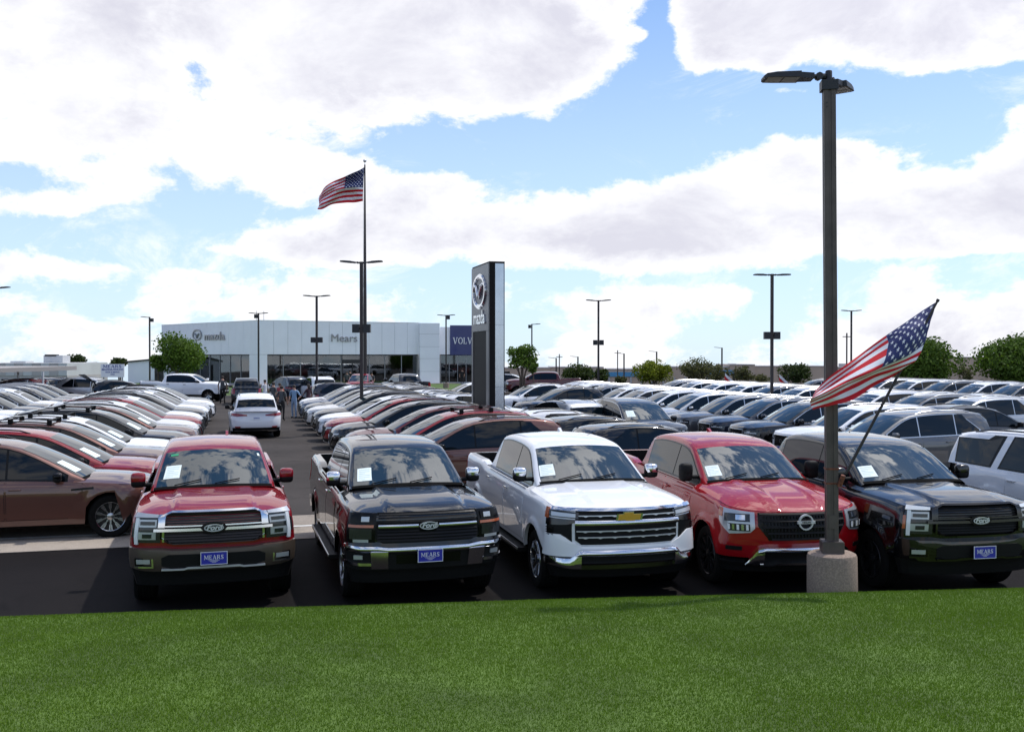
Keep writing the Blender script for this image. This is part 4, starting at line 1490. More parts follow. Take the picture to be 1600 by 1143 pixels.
def make_suv(style, base, pm, lod, rails=True, bars=False, trim='black_gloss', wheel='split', rim='alloy', name='suv', cat='SUV', sheet=True):
    s = Car(lod, **base)
    root = empty(name, cat=cat)
    x0, x1 = s.x1g, s.x0g
    big = base is BIG
    if big:
        dx = [-2.55, -1.52, -.42, .60, 1.0]
        dx = [-2.58, -1.50, -.40, 1.02]
    else:
        dx = [s.xt + .48, s.xt + 1.22, -.12, x1 - .28]
    dlo = dict(x=dx, gap=.012)
    tail = s.tx(x1 * 0 + (s.P[-1][0] + .10))
    dlo['top'] = [(dx[0] - .1, s.bz(dx[0]) + .05), (dx[0] + .02, s.bz(dx[0]) + .14), (dx[0] + .45, s.roof(dx[0] + .45) - .16), (dx[0] + .8, 9)]
    if big:
        f = lambda x: smst(-1.85, -1.6, x) * (1 - smst(-1.35, -1.1, x))
        dlo['map'] = lambda x, z: s.G(x + .42 * f(x) * (z - s.bz(x) - .2), z)
        dx = [-2.58, -1.62, -1.40, -.42, 1.02]
        dlo['x'] = dx
        dlo['skip'] = 1
        dlo['groups'] = [(-2.58, -1.62), (-1.40, 1.02)]
    if big: dlo['top'] = [(dx[0] - .1, 1.70), (dx[0] + .8, 1.72), (dx[0] + 1., 9)]
    doors = [(s.axr + .30, -.13, s.sill + .10, 0), (-.11, s.axf - s.Ra - .02, s.sill + .10, 0)]
    tA = s.tx(s.x0g)
    ws = s.tx(.02 if not big else .50)
    zs = float(np.interp(0, [0], [0]))
    # windshield ends where the profile bends into the roof
    t_head = s.tx(s.prof[2][0] - .02)
    t_r0, t_r1 = s.tx(s.prof[-3][0] - .03), s.tx(s.prof[-1][0] + .04)
    build_common(s, root, pm, wheel, rim, trim, dlo, doors, s.x0g - .38, screen=(.012, t_head), screen_q=.90,
                 handles='body', mirmat=M['black_gloss'] if style == 'maz' and trim == 'black_gloss' else None, mirror_z=s.bz(s.x0g - .38) + .09, rearglass=(t_r0, t_r1 - .01, .93))
    suv_face(s, root, style, lod)
    # spoiler lip
    mb = MB()
    s.panel(mb, s.T, -.88, .88, t_r0 - .03, t_r0 + .005, .02, .03, 8, 2)
    part(mb, 'spoiler', pm, root, 50, True)
    if rails:
        for sg in (1, -1):
            mb = MB()
            ts = [s.tx(x) for x in np.linspace(s.prof[2][0] - .35, s.prof[-4][0] + .15, 9)]
            pts = [s.T(sg * .90, t) for t in ts]
            pts = [p + Vector((0, 0, .035 if 0 < i < 8 else .0)) for i, p in enumerate(pts)]
            mb.tube(pts, .016, 6 if lod < 2 else 4)
            part(mb, 'roof_rail', M['dark_metal' if style != 'box' else 'satin'], root, 60)
    if bars:
        for xx in (-.35, -1.15):
            mb = MB()
            p, q = s.T(.90, s.tx(xx)), s.T(-.90, s.tx(xx))
            for e in (p, q):
                mb.box(e.x - .05, e.x + .05, e.y - .04, e.y + .04, e.z, e.z + .10)
            mb.box(p.x - .03, p.x + .03, q.y, p.y, p.z + .085, p.z + .105)
            part(mb, 'cross_bar', M['plastic'], root, None)
    if sheet and lod < 2:
        sticker(s, root, -.82, -.50, .06, .15)
    return s, root


def copy_tree(o, parent=None):
    c = o.copy()
    COL.objects.link(c)
    c.parent = parent
    for ch in o.children:
        copy_tree(ch, c)
    return c


def recolour(o, mat):
    if o.type == 'MESH' and len(o.material_slots) and o.material_slots[0].link == 'OBJECT':
        o.material_slots[0].material = mat
    for ch in o.children:
        recolour(ch, mat)

# ------------------------------------------------------------------ site geometry
TH = math.atan(422 / FPX)
CT, ST = math.cos(TH), math.sin(TH)

def UV(u, v):
    """lot grid: u runs down the driving lane away from the viewer, v runs along the rows to the right"""
    return (v * CT - u * ST, v * ST + u * CT)

def PXY(px, py, Y):
    return Vector(((px - CX) * Y / FPX, Y, CAMH + (HZ - py) * Y / FPX))

HD_U, HD_V = TH + math.pi / 2, TH        # headings


def gz(Y):
    return 0.0 if Y < 112 else -(Y - 112) * .05


def asphalt_mat(name, c, spots=True):
    m_ = bpy.data.materials.new(name)
    m_.use_nodes = True
    t = NT(m_.node_tree)
    tc = t.n('ShaderNodeTexCoord')
    ob = tc.outputs['Object']
    n1 = t.noise(ob, .25, 5, .6)
    n2 = t.noise(ob, 45, 3, .7)
    n3 = t.noise(ob, 1.6, 6, .65, dist=.6)
    c1 = t.mix(t.mapr(n1, .35, .65), tuple(k * .78 for k in c) + (1,), tuple(k * 1.2 for k in c) + (1,))
    c2 = t.mix(t.m('MULTIPLY', t.mapr(n2, .35, .75), .5), c1, tuple(min(1, k * 2.0) for k in c) + (1,))
    c3 = t.mix(t.m('MULTIPLY', t.mapr(n3, .52, .70), .55), c2, tuple(k * .45 for k in c) + (1,))
    b = t.n('ShaderNodeBsdfPrincipled')
    t.put(b.inputs['Base Color'], c3)
    b.inputs['Roughness'].default_value = .85
    b.inputs['Specular IOR Level'].default_value = .12
    bp = t.n('ShaderNodeBump')
    bp.inputs['Strength'].default_value = .5
    bp.inputs['Distance'].default_value = .006
    t.put(bp.inputs['Height'], n2)
    t.put(b.inputs['Normal'], bp.outputs[0])
    o = t.n('ShaderNodeOutputMaterial')
    t.t.links.new(b.outputs[0], o.inputs[0])
    MATS[name] = m_
    return m_


asphalt_mat('asphalt', (.046, .040, .037))
asphalt_mat('asphalt_new', (.0075, .0062, .0064))
asphalt_mat('concrete', (.27, .235, .20))
asphalt_mat('pedestal', (.24, .185, .15))
asphalt_mat('soil', (.16, .13, .10))
pbr('lawn', (.070, .120, .018), .95, vary=(1.2, .3))
pbr('far_lawn', (.070, .120, .025), .95, vary=(2.5, .35, 8), bump=(30, .6, .05))
pbr('line_paint', (.62, .62, .60), .7, vary=(6, .12))

# ground sheet: flat lot, then falling away beyond the showroom
mb = MB()
xs = [-900, -200, -60, 0, 60, 200, 900]
ys = [-60, 0, 40, 80, 112, 200, 500, 1500]
mb.grid([[(x, y, gz(y)) for x in xs] for y in ys])
tag(mb.build('ground', M['asphalt']), kind='structure')
# newer black asphalt under the front trucks
mb = MB()
a, b_, c_, d_ = UV(-30, -45), UV(-30, 45), UV(17.7, 45), UV(17.7, -45)
mb.add([(*a, .004), (*b_, .004), (*c_, .004), (*d_, .004)], [(0, 1, 2, 3)])
tag(mb.build('dark_asphalt', M['asphalt_new']), kind='structure')
# concrete valley gutter made of cast slabs
mb = MB()
a, b_, c_, d_ = UV(17.68, -45), UV(17.68, 45), UV(20.32, 45), UV(20.32, -45)
mb.add([(*a, .008), (*b_, .008), (*c_, .008), (*d_, .008)], [(0, 1, 2, 3)])
gut = tag(mb.build('gutter', M['asphalt_new']), kind='structure')
mb = MB()
mb.box(-1.49, 1.49, -1.30, 1.30, .009, .016)
slab = mb.mesh('slab', M['concrete'])
for k in range(-6, 9):
    o = link_mesh('slab', slab, [], gut)
    x, y = UV(19.0, k * 3.0)
    o.location = (x, y, 0)
    o.rotation_euler = (0, 0, TH)
mb = MB()
a, b_, c_, d_ = UV(18.95, -30), UV(18.95, 30), UV(19.07, 30), UV(19.07, -30)
mb.add([(*a, .020), (*b_, .020), (*c_, .020), (*d_, .020)], [(0, 1, 2, 3)])
tag(mb.build('painted_line', M['line_paint']), kind='structure')


# grass berm in front
def edgeY(x):
    return 11.66 + .114 * x - .0022 * x * x

def bermz(x, y):
    e = edgeY(max(-18, min(18, x)))
    d = e - y
    z = .35 + .50 * (1 - math.exp(-max(0, d) / 9.5)) / (1 - math.exp(-11.5 / 9.5))
    z = min(z, .86)
    z += .018 * math.sin(x * 1.7 + y * .6) * smst(0, 1.5, d) + .02 * math.sin(x * .55 - y * 1.1 + 1) * smst(0, 1.5, d)
    if d < 0: z = .35 - .35 * smst(0, .22, -d)
    elif d < .25: z -= .035 * (1 - d / .25) ** 2
    return z

mb = MB()
gx = [-30, -18] + list(np.arange(-12, 12.01, .4)) + [18, 30]
offs = [-.24, -.18, -.12, -.06, 0, .05, .1, .18, .3, .5, .8] + list(np.arange(1.2, 12, .4)) + [14, 20, 30]
mb.grid([[(x, edgeY(max(-18, min(18, x))) - d, bermz(x, edgeY(max(-18, min(18, x))) - d)) for x in gx] for d in offs])
tag(mb.build('lawn', M['lawn'], None, 60), kind='structure')


def grow_grass():
    rng = np.random.default_rng(5)
    N = 680000
    y = 5.2 + rng.random(N) ** .85 * 7.6
    x = (rng.random(N) * 2 - 1) * (y * .53 + .35)
    keep = rng.random(N) < (y / 12.8 * .6 + .4)
    x, y = x[keep], y[keep]
    e = 11.66 + .114 * x - .0022 * x * x
    d = e - y
    k = d > -.10
    x, y, d = x[k], y[k], d[k]
    n = len(x)
    z = .35 + .50 * (1 - np.exp(-np.maximum(0, d) / 9.5)) / (1 - np.exp(-11.5 / 9.5))
    sm = np.clip(d / 1.5, 0, 1); sm = sm * sm * (3 - 2 * sm)
    z += (.018 * np.sin(x * 1.7 + y * .6) + .02 * np.sin(x * .55 - y * 1.1 + 1)) * sm
    z = np.where(d < .25, z - .035 * (1 - np.clip(d, 0, .25) / .25) ** 2, z)
    z = np.where(d < 0, z - .06, z)
    patch = (np.sin(x * 1.3 + 2 * np.sin(y * .8)) + np.sin(y * 2.1 + 1.5 * np.sin(x * .9 + 1)) + np.sin(x * 4.1 + y * 3.3) * .5 + np.sin(x * 9.3 - y * 7.7 + 2 * np.sin(x * 3)) * .5)
    h = (.014 + .011 * rng.random(n)) * (1 + .06 * patch)
    w = .0025 + .003 * rng.random(n)
    th = rng.random(n) * 2 * np.pi
    lean = rng.random(n) * .022
    la = rng.random(n) * 2 * np.pi
    V = np.zeros((n, 3, 3), dtype=np.float32)
    V[:, 0] = np.stack([x - np.cos(th) * w, y - np.sin(th) * w, z - .006], 1)
    V[:, 1] = np.stack([x + np.cos(th) * w, y + np.sin(th) * w, z - .006], 1)
    V[:, 2] = np.stack([x + np.cos(la) * lean, y + np.sin(la) * lean, z + h], 1)
    me = bpy.data.meshes.new('grass')
    me.vertices.add(n * 3)
    me.vertices.foreach_set('co', V.ravel())
    me.loops.add(n * 3)
    me.loops.foreach_set('vertex_index', np.arange(n * 3, dtype=np.int32))
    me.polygons.add(n)
    me.polygons.foreach_set('loop_start', np.arange(0, n * 3, 3, dtype=np.int32))
    me.polygons.foreach_set('loop_total', np.full(n, 3, dtype=np.int32))
    tone = np.clip(.45 + .07 * patch + rng.normal(0, .15, n), 0, 1)
    at = me.attributes.new('tone', 'FLOAT', 'FACE')
    at.data.foreach_set('value', tone.astype(np.float32))
    me.update()
    me.materials.append(M['grass_blade'])
    o = bpy.data.objects.new('grass', me)
    COL.objects.link(o)
    tag(o, kind='stuff')


grow_grass()


# ------------------------------------------------------------------ trees
def tree(px, ytop, ybase, Y, wpx, name, label, mat, n=5000, leaf=.16, trunk=.10, stems=3, flat=.8, gap=.35, seed=1, group=None, sparse=False):
    rng = np.random.default_rng(seed)
    X = (px - CX) * Y / FPX
    zt = CAMH + (HZ - ytop) * Y / FPX
    zb = gz(Y)
    zc0 = CAMH + (HZ - ybase) * Y / FPX          # underside of the crown
    W_ = wpx * Y / FPX / 2 * 1.12
    root = empty(name, (X, Y, zb), 0, label, 'tree', group)
    H_ = zt - zc0
    cz = (zt + zc0) / 2 - zb
    # sub-clumps
    K = 26 if not sparse else 30
    cl = []
    for i in range(K * 8):
        if len(cl) >= K: break
        p = rng.normal(0, 1, 3)
        p /= np.linalg.norm(p)
        r = rng.random() ** .4
        p = p * r * np.array([W_ * .72, W_ * .68, H_ * .36])
        cl.append((p, (.30 + .22 * rng.random()) * W_ * (.75 if sparse else .95)))
    P, D, T = [], [], []
    per = n // len(cl)
    for (c, r) in cl:
        v = rng.normal(0, 1, (per, 3))
        v /= np.linalg.norm(v, axis=1)[:, None]
        rad = r * (.55 + .5 * rng.random(per) ** .6)
        q = c + v * rad[:, None] * np.array([1, 1, flat])
        P.append(q)
        D.append(v)
        T.append(np.full(per, rng.random() * .35) + rng.random(per) * .6)
    P, D, T = np.concatenate(P), np.concatenate(D), np.concatenate(T)
    nn = len(P)
    D = D + rng.normal(0, .7, D.shape)
    D /= np.linalg.norm(D, axis=1)[:, None]
    A = np.cross(D, rng.normal(0, 1, D.shape))
    A /= np.linalg.norm(A, axis=1)[:, None]
    B_ = np.cross(D, A)
    sz = leaf * (.5 + .8 * rng.random(nn))[:, None]
    c = P + np.array([0, 0, cz])
    V = np.stack([c - A * sz * .5, c + B_ * sz * .3, c + A * sz * .5, c - B_ * sz * .3], 1).reshape(-1, 3)
    me = bpy.data.meshes.new('crown')
    me.from_pydata(V.tolist(), [], np.arange(nn * 4).reshape(-1, 4).tolist())
    at = me.attributes.new('tone', 'FLOAT', 'FACE')
    at.data.foreach_set('value', np.clip(T, 0, 1).astype(np.float32))
    link_mesh('crown', me, M[mat], root)
    mb = MB()
    for k in range(stems):
        a = 2 * math.pi * k / stems + seed
        tip = Vector((math.cos(a) * W_ * .45, math.sin(a) * W_ * .45, cz + H_ * .1))
        mid = Vector((math.cos(a) * W_ * .12, math.sin(a) * W_ * .12, max(.3, (zc0 - zb) * .9)))
        if stems == 1: tip, mid = Vector((.05, 0, cz + H_ * .2)), Vector((.03, 0, (zc0 - zb) * .6))
        mb.tube([(math.cos(a) * .08 * (stems > 1), math.sin(a) * .08 * (stems > 1), -.05), mid, (mid + tip) / 2 + Vector((0, 0, .1)), tip], [trunk, trunk * .8, trunk * .5, trunk * .2], 7)
        for j in range(3):
            a2 = a + (j - 1) * .8
            mb.tube([mid.lerp(tip, .2 + .2 * j), mid.lerp(tip, .2 + .2 * j) + Vector((math.cos(a2) * W_ * .35, math.sin(a2) * W_ * .35, H_ * .28))], [trunk * .45, trunk * .12], 5)
    mb.build('trunk', M['bark'], root, 60)
    return root


# ------------------------------------------------------------------ lamp posts
def lamp_head(root, d, L=.62, up=.05, arm=.22, z=0, wid=.30):
    d = Vector((math.cos(d), math.sin(d), 0))
    n = Vector((-d.y, d.x, 0))
    up_ = Vector((0, 0, 1))
    mb = MB()
    def P(a, b, c): return d * a + n * b + up_ * (z + c + up * a)
    w = wid / 2
    prof = [(arm, w * .62, .035), (arm + .16, w * .72, .042), (arm + .17, w, .046), (arm + L * .75, w, .036), (arm + L * .95, w * .92, .02), (arm + L, w * .6, .0)]
    V, F = [], []
    for (a, ww, t) in prof:
        V += [P(a, -ww, -.03), P(a, -ww * .92, t), P(a, ww * .92, t), P(a, ww, -.03)]
    for i in range(len(prof) - 1):
        for k in range(4):
            F.append((4 * i + k, 4 * i + (k + 1) % 4, 4 * i + 4 + (k + 1) % 4, 4 * i + 4 + k))
    F += [(3, 2, 1, 0), tuple(len(V) - 4 + k for k in range(4))]
    mb.add(V, F)
    h = mb.build('lamp_head', M['fixture'], root, 30)
    mb = MB()
    a0, a1 = arm + .19, arm + L * .93
    for q0, q1 in ((a0, (a0 + a1) / 2 - .01), ((a0 + a1) / 2 + .01, a1)):
        mb.add([P(q0, -w * .86, -.034), P(q0, w * .86, -.034), P(q1, w * .82, -.034), P(q1, -w * .82, -.034), P(q0, -w * .86, -.026), P(q0, w * .86, -.026), P(q1, w * .82, -.026), P(q1, -w * .82, -.026)],
               [(0, 1, 2, 3), (7, 6, 5, 4), (0, 4, 5, 1), (1, 5, 6, 2), (2, 6, 7, 3), (3, 7, 4, 0)])
    mb.build('lens', M['lens'], h)
    mb = MB()
    mb.tube([P(.04, 0, .01), P(arm * .45, 0, .01)], .038, 8)
    mb.tube([P(arm * .45, 0, .01), P(arm + .02, 0, .01)], .030, 8)
    mb.tube([P(arm * .62, -.05, .01), P(arm * .62, .05, .01)], .045, 8)
    mb.build('arm', M['fixture'], root, 40)


def lamp_post(px, ytop, label, Y=None, heads=(0, math.pi), box_y=None, box_sides=(1, -1), mat='pole_dark', wid=.13, group='slim parking lot lamp posts', up=.10, boxoff=0, L=.62, hgt=None, conc=True):
    if Y is None:
        Y = 3.8 * FPX / (HZ - ytop)
    X = (px - CX) * Y / FPX
    H_ = CAMH + (HZ - ytop) * Y / FPX - gz(Y) if hgt is None else hgt
    root = empty('lamp_post', (X, Y, gz(Y)), 0, label, 'lamp post', group)
    mb = MB()
    mb.prism([(-wid / 2, -wid / 2), (wid / 2, -wid / 2), (wid / 2, wid / 2), (-wid / 2, wid / 2)], .6 if conc else 0, H_, 'z')
    mb.build('pole', M[mat], root)
    if conc:
        mb = MB()
        mb.lathe([(0, 0), (.28, 0), (.28, .6), (.26, .62), (0, .62)], 16)
        mb.build('pedestal', M['pedestal'], root, 40)
    for h in heads:
        lamp_head(root, h, L=L, up=up, z=H_ - .06, arm=.25)
    if box_y:
        bzv = CAMH + (HZ - box_y) * Y / FPX - gz(Y)
        for sg in box_sides:
            mb = MB()
            mb.box(*sorted((sg * (wid / 2 + .02), sg * (wid / 2 + .30))), -.14, .14, bzv - .17, bzv + .17)
            mb.box(*sorted((sg * (wid / 2 - .01), sg * (wid / 2 + .03))), -.04, .04, bzv - .04, bzv + .04)
            mb.build('speaker', M['fixture'], root)
    return root


# foreground post on its round concrete pedestal
def big_post():
    Y = 12.45
    X = (1298 - CX) * Y / FPX
    root = empty('lamp_post', (X + .03, Y, 0), R(-8), 'tall bronze lamp post on round concrete pedestal in front of the bright red truck', 'lamp post')
    mb = MB()
    w, g = .072, .011
    H_ = CAMH + (HZ - 128) * Y / FPX
    sq = [(-w, -w), (-.018, -w), (-.018, -w + g), (.018, -w + g), (.018, -w), (w, -w), (w, -.018), (w - g, -.018), (w - g, .018), (w, .018), (w, w), (.018, w), (.018, w - g), (-.018, w - g), (-.018, w), (-w, w), (-w, .018), (-w + g, .018), (-w + g, -.018), (-w, -.018)]
    mb.prism(sq, .80, H_, 'z')
    mb.build('pole', M['pole_bronze'], root)
    mb = MB()
    mb.prism([(-.13, -.13), (.13, -.13), (.13, .13), (-.13, .13)], .735, .885, 'z')
    mb.prism([(-.122, -.122), (.122, -.122), (.122, .122), (-.122, .122)], .885, .893, 'z')
    mb.build('base_cover', M['pole_bronze'], root)
    mb = MB()
    r = .302
    mb.lathe([(0, 0), (r, 0), (r + .004, .3), (r, .69), (r - .012, .725), (r - .05, .745), (0, .748)], 48)
    mb.build('pedestal', M['pedestal'], root, 35)
    mb = MB()
    mb.lathe([(0, H_ + .13), (.035, H_ + .13), (.042, H_ + .12), (.042, H_ - .02), (0, H_ - .02)], 14)
    mb.box(-.10, .10, -.095, .095, H_ - .12, H_)
    mb.build('tenon', M['fixture'], root, 40)
    mb = MB()
    mb.box(-.05, .05, -w - .006, -w, 1.05, 1.22)
    mb.build('handhole_cover', M['pole_bronze'], root)
    lamp_head(root, R(187), L=.62, up=.01, arm=.20, z=H_ + .05, wid=.30)
    lamp_head(root, R(62), L=.52, up=.01, arm=.08, z=H_ + .0, wid=.30)
    mb = MB()
    for z in (1.60, 1.78):
        mb.box(-w - .008, w + .008, -w - .008, w + .008, z, z + .022)
    mb.tube([(.08, -.09, 1.58), (.12, -.13, 1.72)], .03, 8)
    mb.build('flag_bracket', M['rust'], root)
    mb = MB()
    for z in (H_ - .28, H_ - .33): mb.lathe([(.0, -.004), (.009, -.004), (.009, .0)], 8, 'y', (-.035, -w - .001, z))
    mb.build('bolt', M['fixture'], root)
    root.rotation_euler = (0, R(-.55), R(-8))
    # flag stick held by the bracket
    a, b_ = PXY(1322, 740, Y - .16), PXY(1464, 471, Y - .34)
    mb = MB()
    mb.tube([a, a.lerp(b_, .5), b_], [.019, .017, .013], 10)
    mb.tube([b_, b_ + (b_ - a).normalized() * .03], .02, 8)
    o = mb.build('flag_stick', M['pole_dark'], None, 60)
    tag(o, 'thin dark slanting flag stick clamped to the bronze lamp post', 'flag stick')
    return root


# ------------------------------------------------------------------ flags
def catmull(p, t):
    n = len(p) - 1
    f = min(max(t * n, 0), n - 1e-6)
    i = int(f)
    f -= i
    g = lambda k: p[k] if 0 <= k <= n else (2 * p[0] - p[1] if k < 0 else 2 * p[n] - p[n - 1])
    a, b_, c, d = g(i - 1), g(i), g(i + 1), g(i + 2)
    return .5 * ((2 * b_) + (c - a) * f + (2 * a - 5 * b_ + 4 * c - d) * f * f + (3 * b_ - a - 3 * c + d) * f ** 3)


def flag(net, label, Y, dy, ripple=.03, nr=3, ncol=70, thick=.002):
    """net: rows (top to bottom) of photo points, mapped to depth Y + dy"""
    ctrl = [[np.array(PXY(px, py, Y + dy[j][i])) for i, (px, py) in enumerate(row)] for j, row in enumerate(net)]
    def Pt(a, b_):
        col = [catmull(r, a) for r in ctrl]
        p = catmull(col, b_)
        w = ripple * (math.sin(a * 16 + b_ * 5) * (.3 + a) + .5 * math.sin(a * 7 - b_ * 11 + 1) + .25 * math.sin(b_ * 37 + a * 21))
        return np.array([p[0], p[1] + w, p[2]])
    NB = 13 * nr
    A = np.linspace(0, 1, ncol + 1)
    Bv = np.linspace(0, 1, NB + 1)
    G = [[Pt(a, b_) for a in A] for b_ in Bv]
    mb, mc = MB(), MB()
    for j in range(NB):
        st = j // nr
        for i in range(ncol):
            cant = A[i] < .4 - 1e-6 and st < 7
            tgt = mc if cant else mb
            tgt.add([G[j][i], G[j][i + 1], G[j + 1][i + 1], G[j + 1][i]], [(0, 1, 2, 3)], 0 if (cant or st % 2 == 0) else 1)
    o = mb.build('american_flag', [M['flag_red'], M['flag_white']], None, 180, 1e-4)
    tag(o, label, 'flag')
    c = mc.build('canton', M['flag_blue'], o, 180, 1e-4)
    ms = MB()
    n50 = 0
    for r in range(9):
        m_ = 6 if r % 2 == 0 else 5
        for k in range(m_):
            ca = .4 * ((k + .5) / 6 if m_ == 6 else (k + 1) / 6)
            cb = 7 / 13 * (r + .7) / 9.4
            for off in (-1, 1):
                V = []
                for q in range(10):
                    rr = (.031 if q % 2 == 0 else .0125) * .95
                    th = math.pi / 2 + q * math.pi / 5
                    a, b_ = ca + rr * math.cos(th) / 1.75, cb - rr * math.sin(th)
                    p = Pt(max(0, a), max(0, b_))
                    e = .004
                    n_ = np.cross(Pt(a + e, b_) - Pt(a - e, b_), Pt(a, b_ + e) - Pt(a, b_ - e))
                    n_ /= (np.linalg.norm(n_) + 1e-9)
                    V.append(p + n_ * off * max(.004, thick))
                ms.add(V, [list(range(10))])
    s_ = ms.build('stars', M['flag_white'], o)
    s_['kind'] = 'stuff'
    return o


# ------------------------------------------------------------------ people
def person(px, ybase, Y, h, face, label, shirt, trousers, hair='hair', pose=None, group=None):
    """face: heading; built standing, ~h metres tall"""
    X = (px - CX) * Y / FPX
    root = empty('person', (X, Y, 0), face, label, 'person', group)
    k = h / 1.75
    pose = pose or {}
    la, ra = pose.get('la', (.05, .30, .98, .16, .30, .74)), pose.get('ra', (-.0, -.30, .98, .10, -.30, .74))
    J = {}
    vs, es, rs = [], [], []
    def jt(n, p, r, par=None):
        J[n] = len(vs)
        vs.append(tuple(c * k for c in p))
        rs.append(tuple(c * k for c in (r if isinstance(r, tuple) else (r, r))))
        if par: es.append((J[par], J[n]))
    jt('pelvis', (0, 0, .95), (.13, .10))
    jt('waist', (.01, 0, 1.10), (.125, .095), 'pelvis')
    jt('chest', (.0, 0, 1.30), (.155, .11), 'waist')
    jt('necklow', (-.01, 0, 1.45), (.09, .07), 'chest')
    jt('neck', (.0, 0, 1.52), .052, 'necklow')
    jt('head', (.02, 0, 1.60), (.075, .085), 'neck')
    jt('top', (.02, 0, 1.69), (.07, .08), 'head')
    for n, sg, arm in (('l', 1, la), ('r', -1, ra)):
        jt('sh' + n, (-.01, sg * .18, 1.41), .062, 'necklow')
        jt('el' + n, (arm[0] - .02, sg * abs(arm[1]) * .86, 1.14), .044, 'sh' + n)
        jt('wr' + n, (arm[3], sg * abs(arm[4]) * (.7 if arm[3] > .14 else .85), arm[5] + .12), .030, 'el' + n)
        jt('ha' + n, (arm[3] + .05, sg * abs(arm[4]) * (.62 if arm[3] > .14 else .85), arm[5] + .04), .034, 'wr' + n)
        st = pose.get('stride', .04)
        jt('hi' + n, (0, sg * .09, .88), (.095, .085), 'pelvis')
        jt('kn' + n, (.03 + sg * st, sg * .11, .50), (.062, .058), 'hi' + n)
        jt('an' + n, (-.02 + sg * st * 1.5, sg * .12, .09), (.045, .042), 'kn' + n)
        jt('to' + n, (.14 + sg * st * 1.5, sg * .14, .04), (.04, .035), 'an' + n)
    me = bpy.data.meshes.new('body')
    me.from_pydata(vs, es, [])
    ob = bpy.data.objects.new('body', me)
    COL.objects.link(ob)
    sk = ob.modifiers.new('skin', 'SKIN')
    for i, r in enumerate(rs):
        me.skin_vertices[0].data[i].radius = r
    me.skin_vertices[0].data[0].use_root = True
    sb = ob.modifiers.new('sub', 'SUBSURF')
    sb.levels = sb.render_levels = 1
    dg = bpy.context.evaluated_depsgraph_get()
    m2 = bpy.data.meshes.new_from_object(ob.evaluated_get(dg))
    COL.objects.unlink(ob)
    bpy.data.objects.remove(ob)
    for nm in ('skin', shirt, trousers, 'cloth_black'): m2.materials.append(M[nm])
    for p in m2.polygons:
        c = p.center / k
        p.use_smooth = True
        mi = 0
        if c.z < .09: mi = 3
        elif c.z < .97 and abs(c.y) < .21 and not (c.z > .70 and abs(c.y) > .185): mi = 2
        elif c.z < 1.47 and (abs(c.y) < .215 or c.z > 1.17): mi = 1
        p.material_index = mi
    link_mesh('body', m2, [], root)
    mb = MB()
    rbox(mb, (.005 * k, 0, 1.665 * k), (.20 * k, .175 * k, .17 * k), .9)
    if hair == 'long':
        rbox(mb, (-.05 * k, 0, 1.55 * k), (.12 * k, .20 * k, .32 * k), .8)
    mb.build('hair', M['hair'], root, 60)
    return root

# ------------------------------------------------------------------ showroom
def shop_glass():
    m_ = bpy.data.materials.new('shop_glass')
    m_.use_nodes = True
    t = NT(m_.node_tree)
    a = t.n('ShaderNodeBsdfTransparent')
    a.inputs[0].default_value = (.62, .64, .64, 1)
    g = t.n('ShaderNodeBsdfGlossy')
    g.inputs['Roughness'].default_value = .02
    g.inputs['Color'].default_value = (.85, .9, .95, 1)
    fr = t.n('ShaderNodeFresnel')
    fr.inputs[0].default_value = 1.45
    mx = t.n('ShaderNodeMixShader')
    t.put(mx.inputs[0], t.m('ADD', fr.outputs[0], .07, clamp=True))
    t.t.links.new(a.outputs[0], mx.inputs[1])
    t.t.links.new(g.outputs[0], mx.inputs[2])
    o = t.n('ShaderNodeOutputMaterial')
    t.t.links.new(mx.outputs[0], o.inputs[0])
    MATS['shop_glass'] = m_


shop_glass()


class Wall:
    """local frame of a facade running from p0 to p1 (left to right as seen), out = toward the viewer"""
    def __init__(s, p0, p1):
        s.p0 = Vector((*p0, 0))
        d = Vector((*p1, 0)) - s.p0
        s.L = d.length
        s.d = d.normalized()
        s.n = Vector((s.d.y, -s.d.x, 0))

    def P(s, t, o, z):
        return s.p0 + s.d * t + s.n * o + Vector((0, 0, z))

    def box(s, mb, t0, t1, o0, o1, z0, z1, mi=None):
        V = [s.P(t, o, z) for z in (z0, z1) for o in (o0, o1) for t in (t0, t1)]
        mb.add(V, [(0, 2, 3, 1), (4, 5, 7, 6), (0, 1, 5, 4), (2, 6, 7, 3), (0, 4, 6, 2), (1, 3, 7, 5)], mi)

    def at(s, px):
        """distance along the wall that is seen at photo column px"""
        k = (px - CX) / FPX
        # p0.x + d.x t = k (p0.y + d.y t)
        return (k * s.p0.y - s.p0.x) / (s.d.x - k * s.d.y)

    def text(s, me, t, z, o):
        rot = Matrix((s.d, Vector((0, 0, 1)), s.n)).transposed().to_4x4()
        me.transform(Matrix.Translation(s.P(t, o, z)) @ rot)
        return me


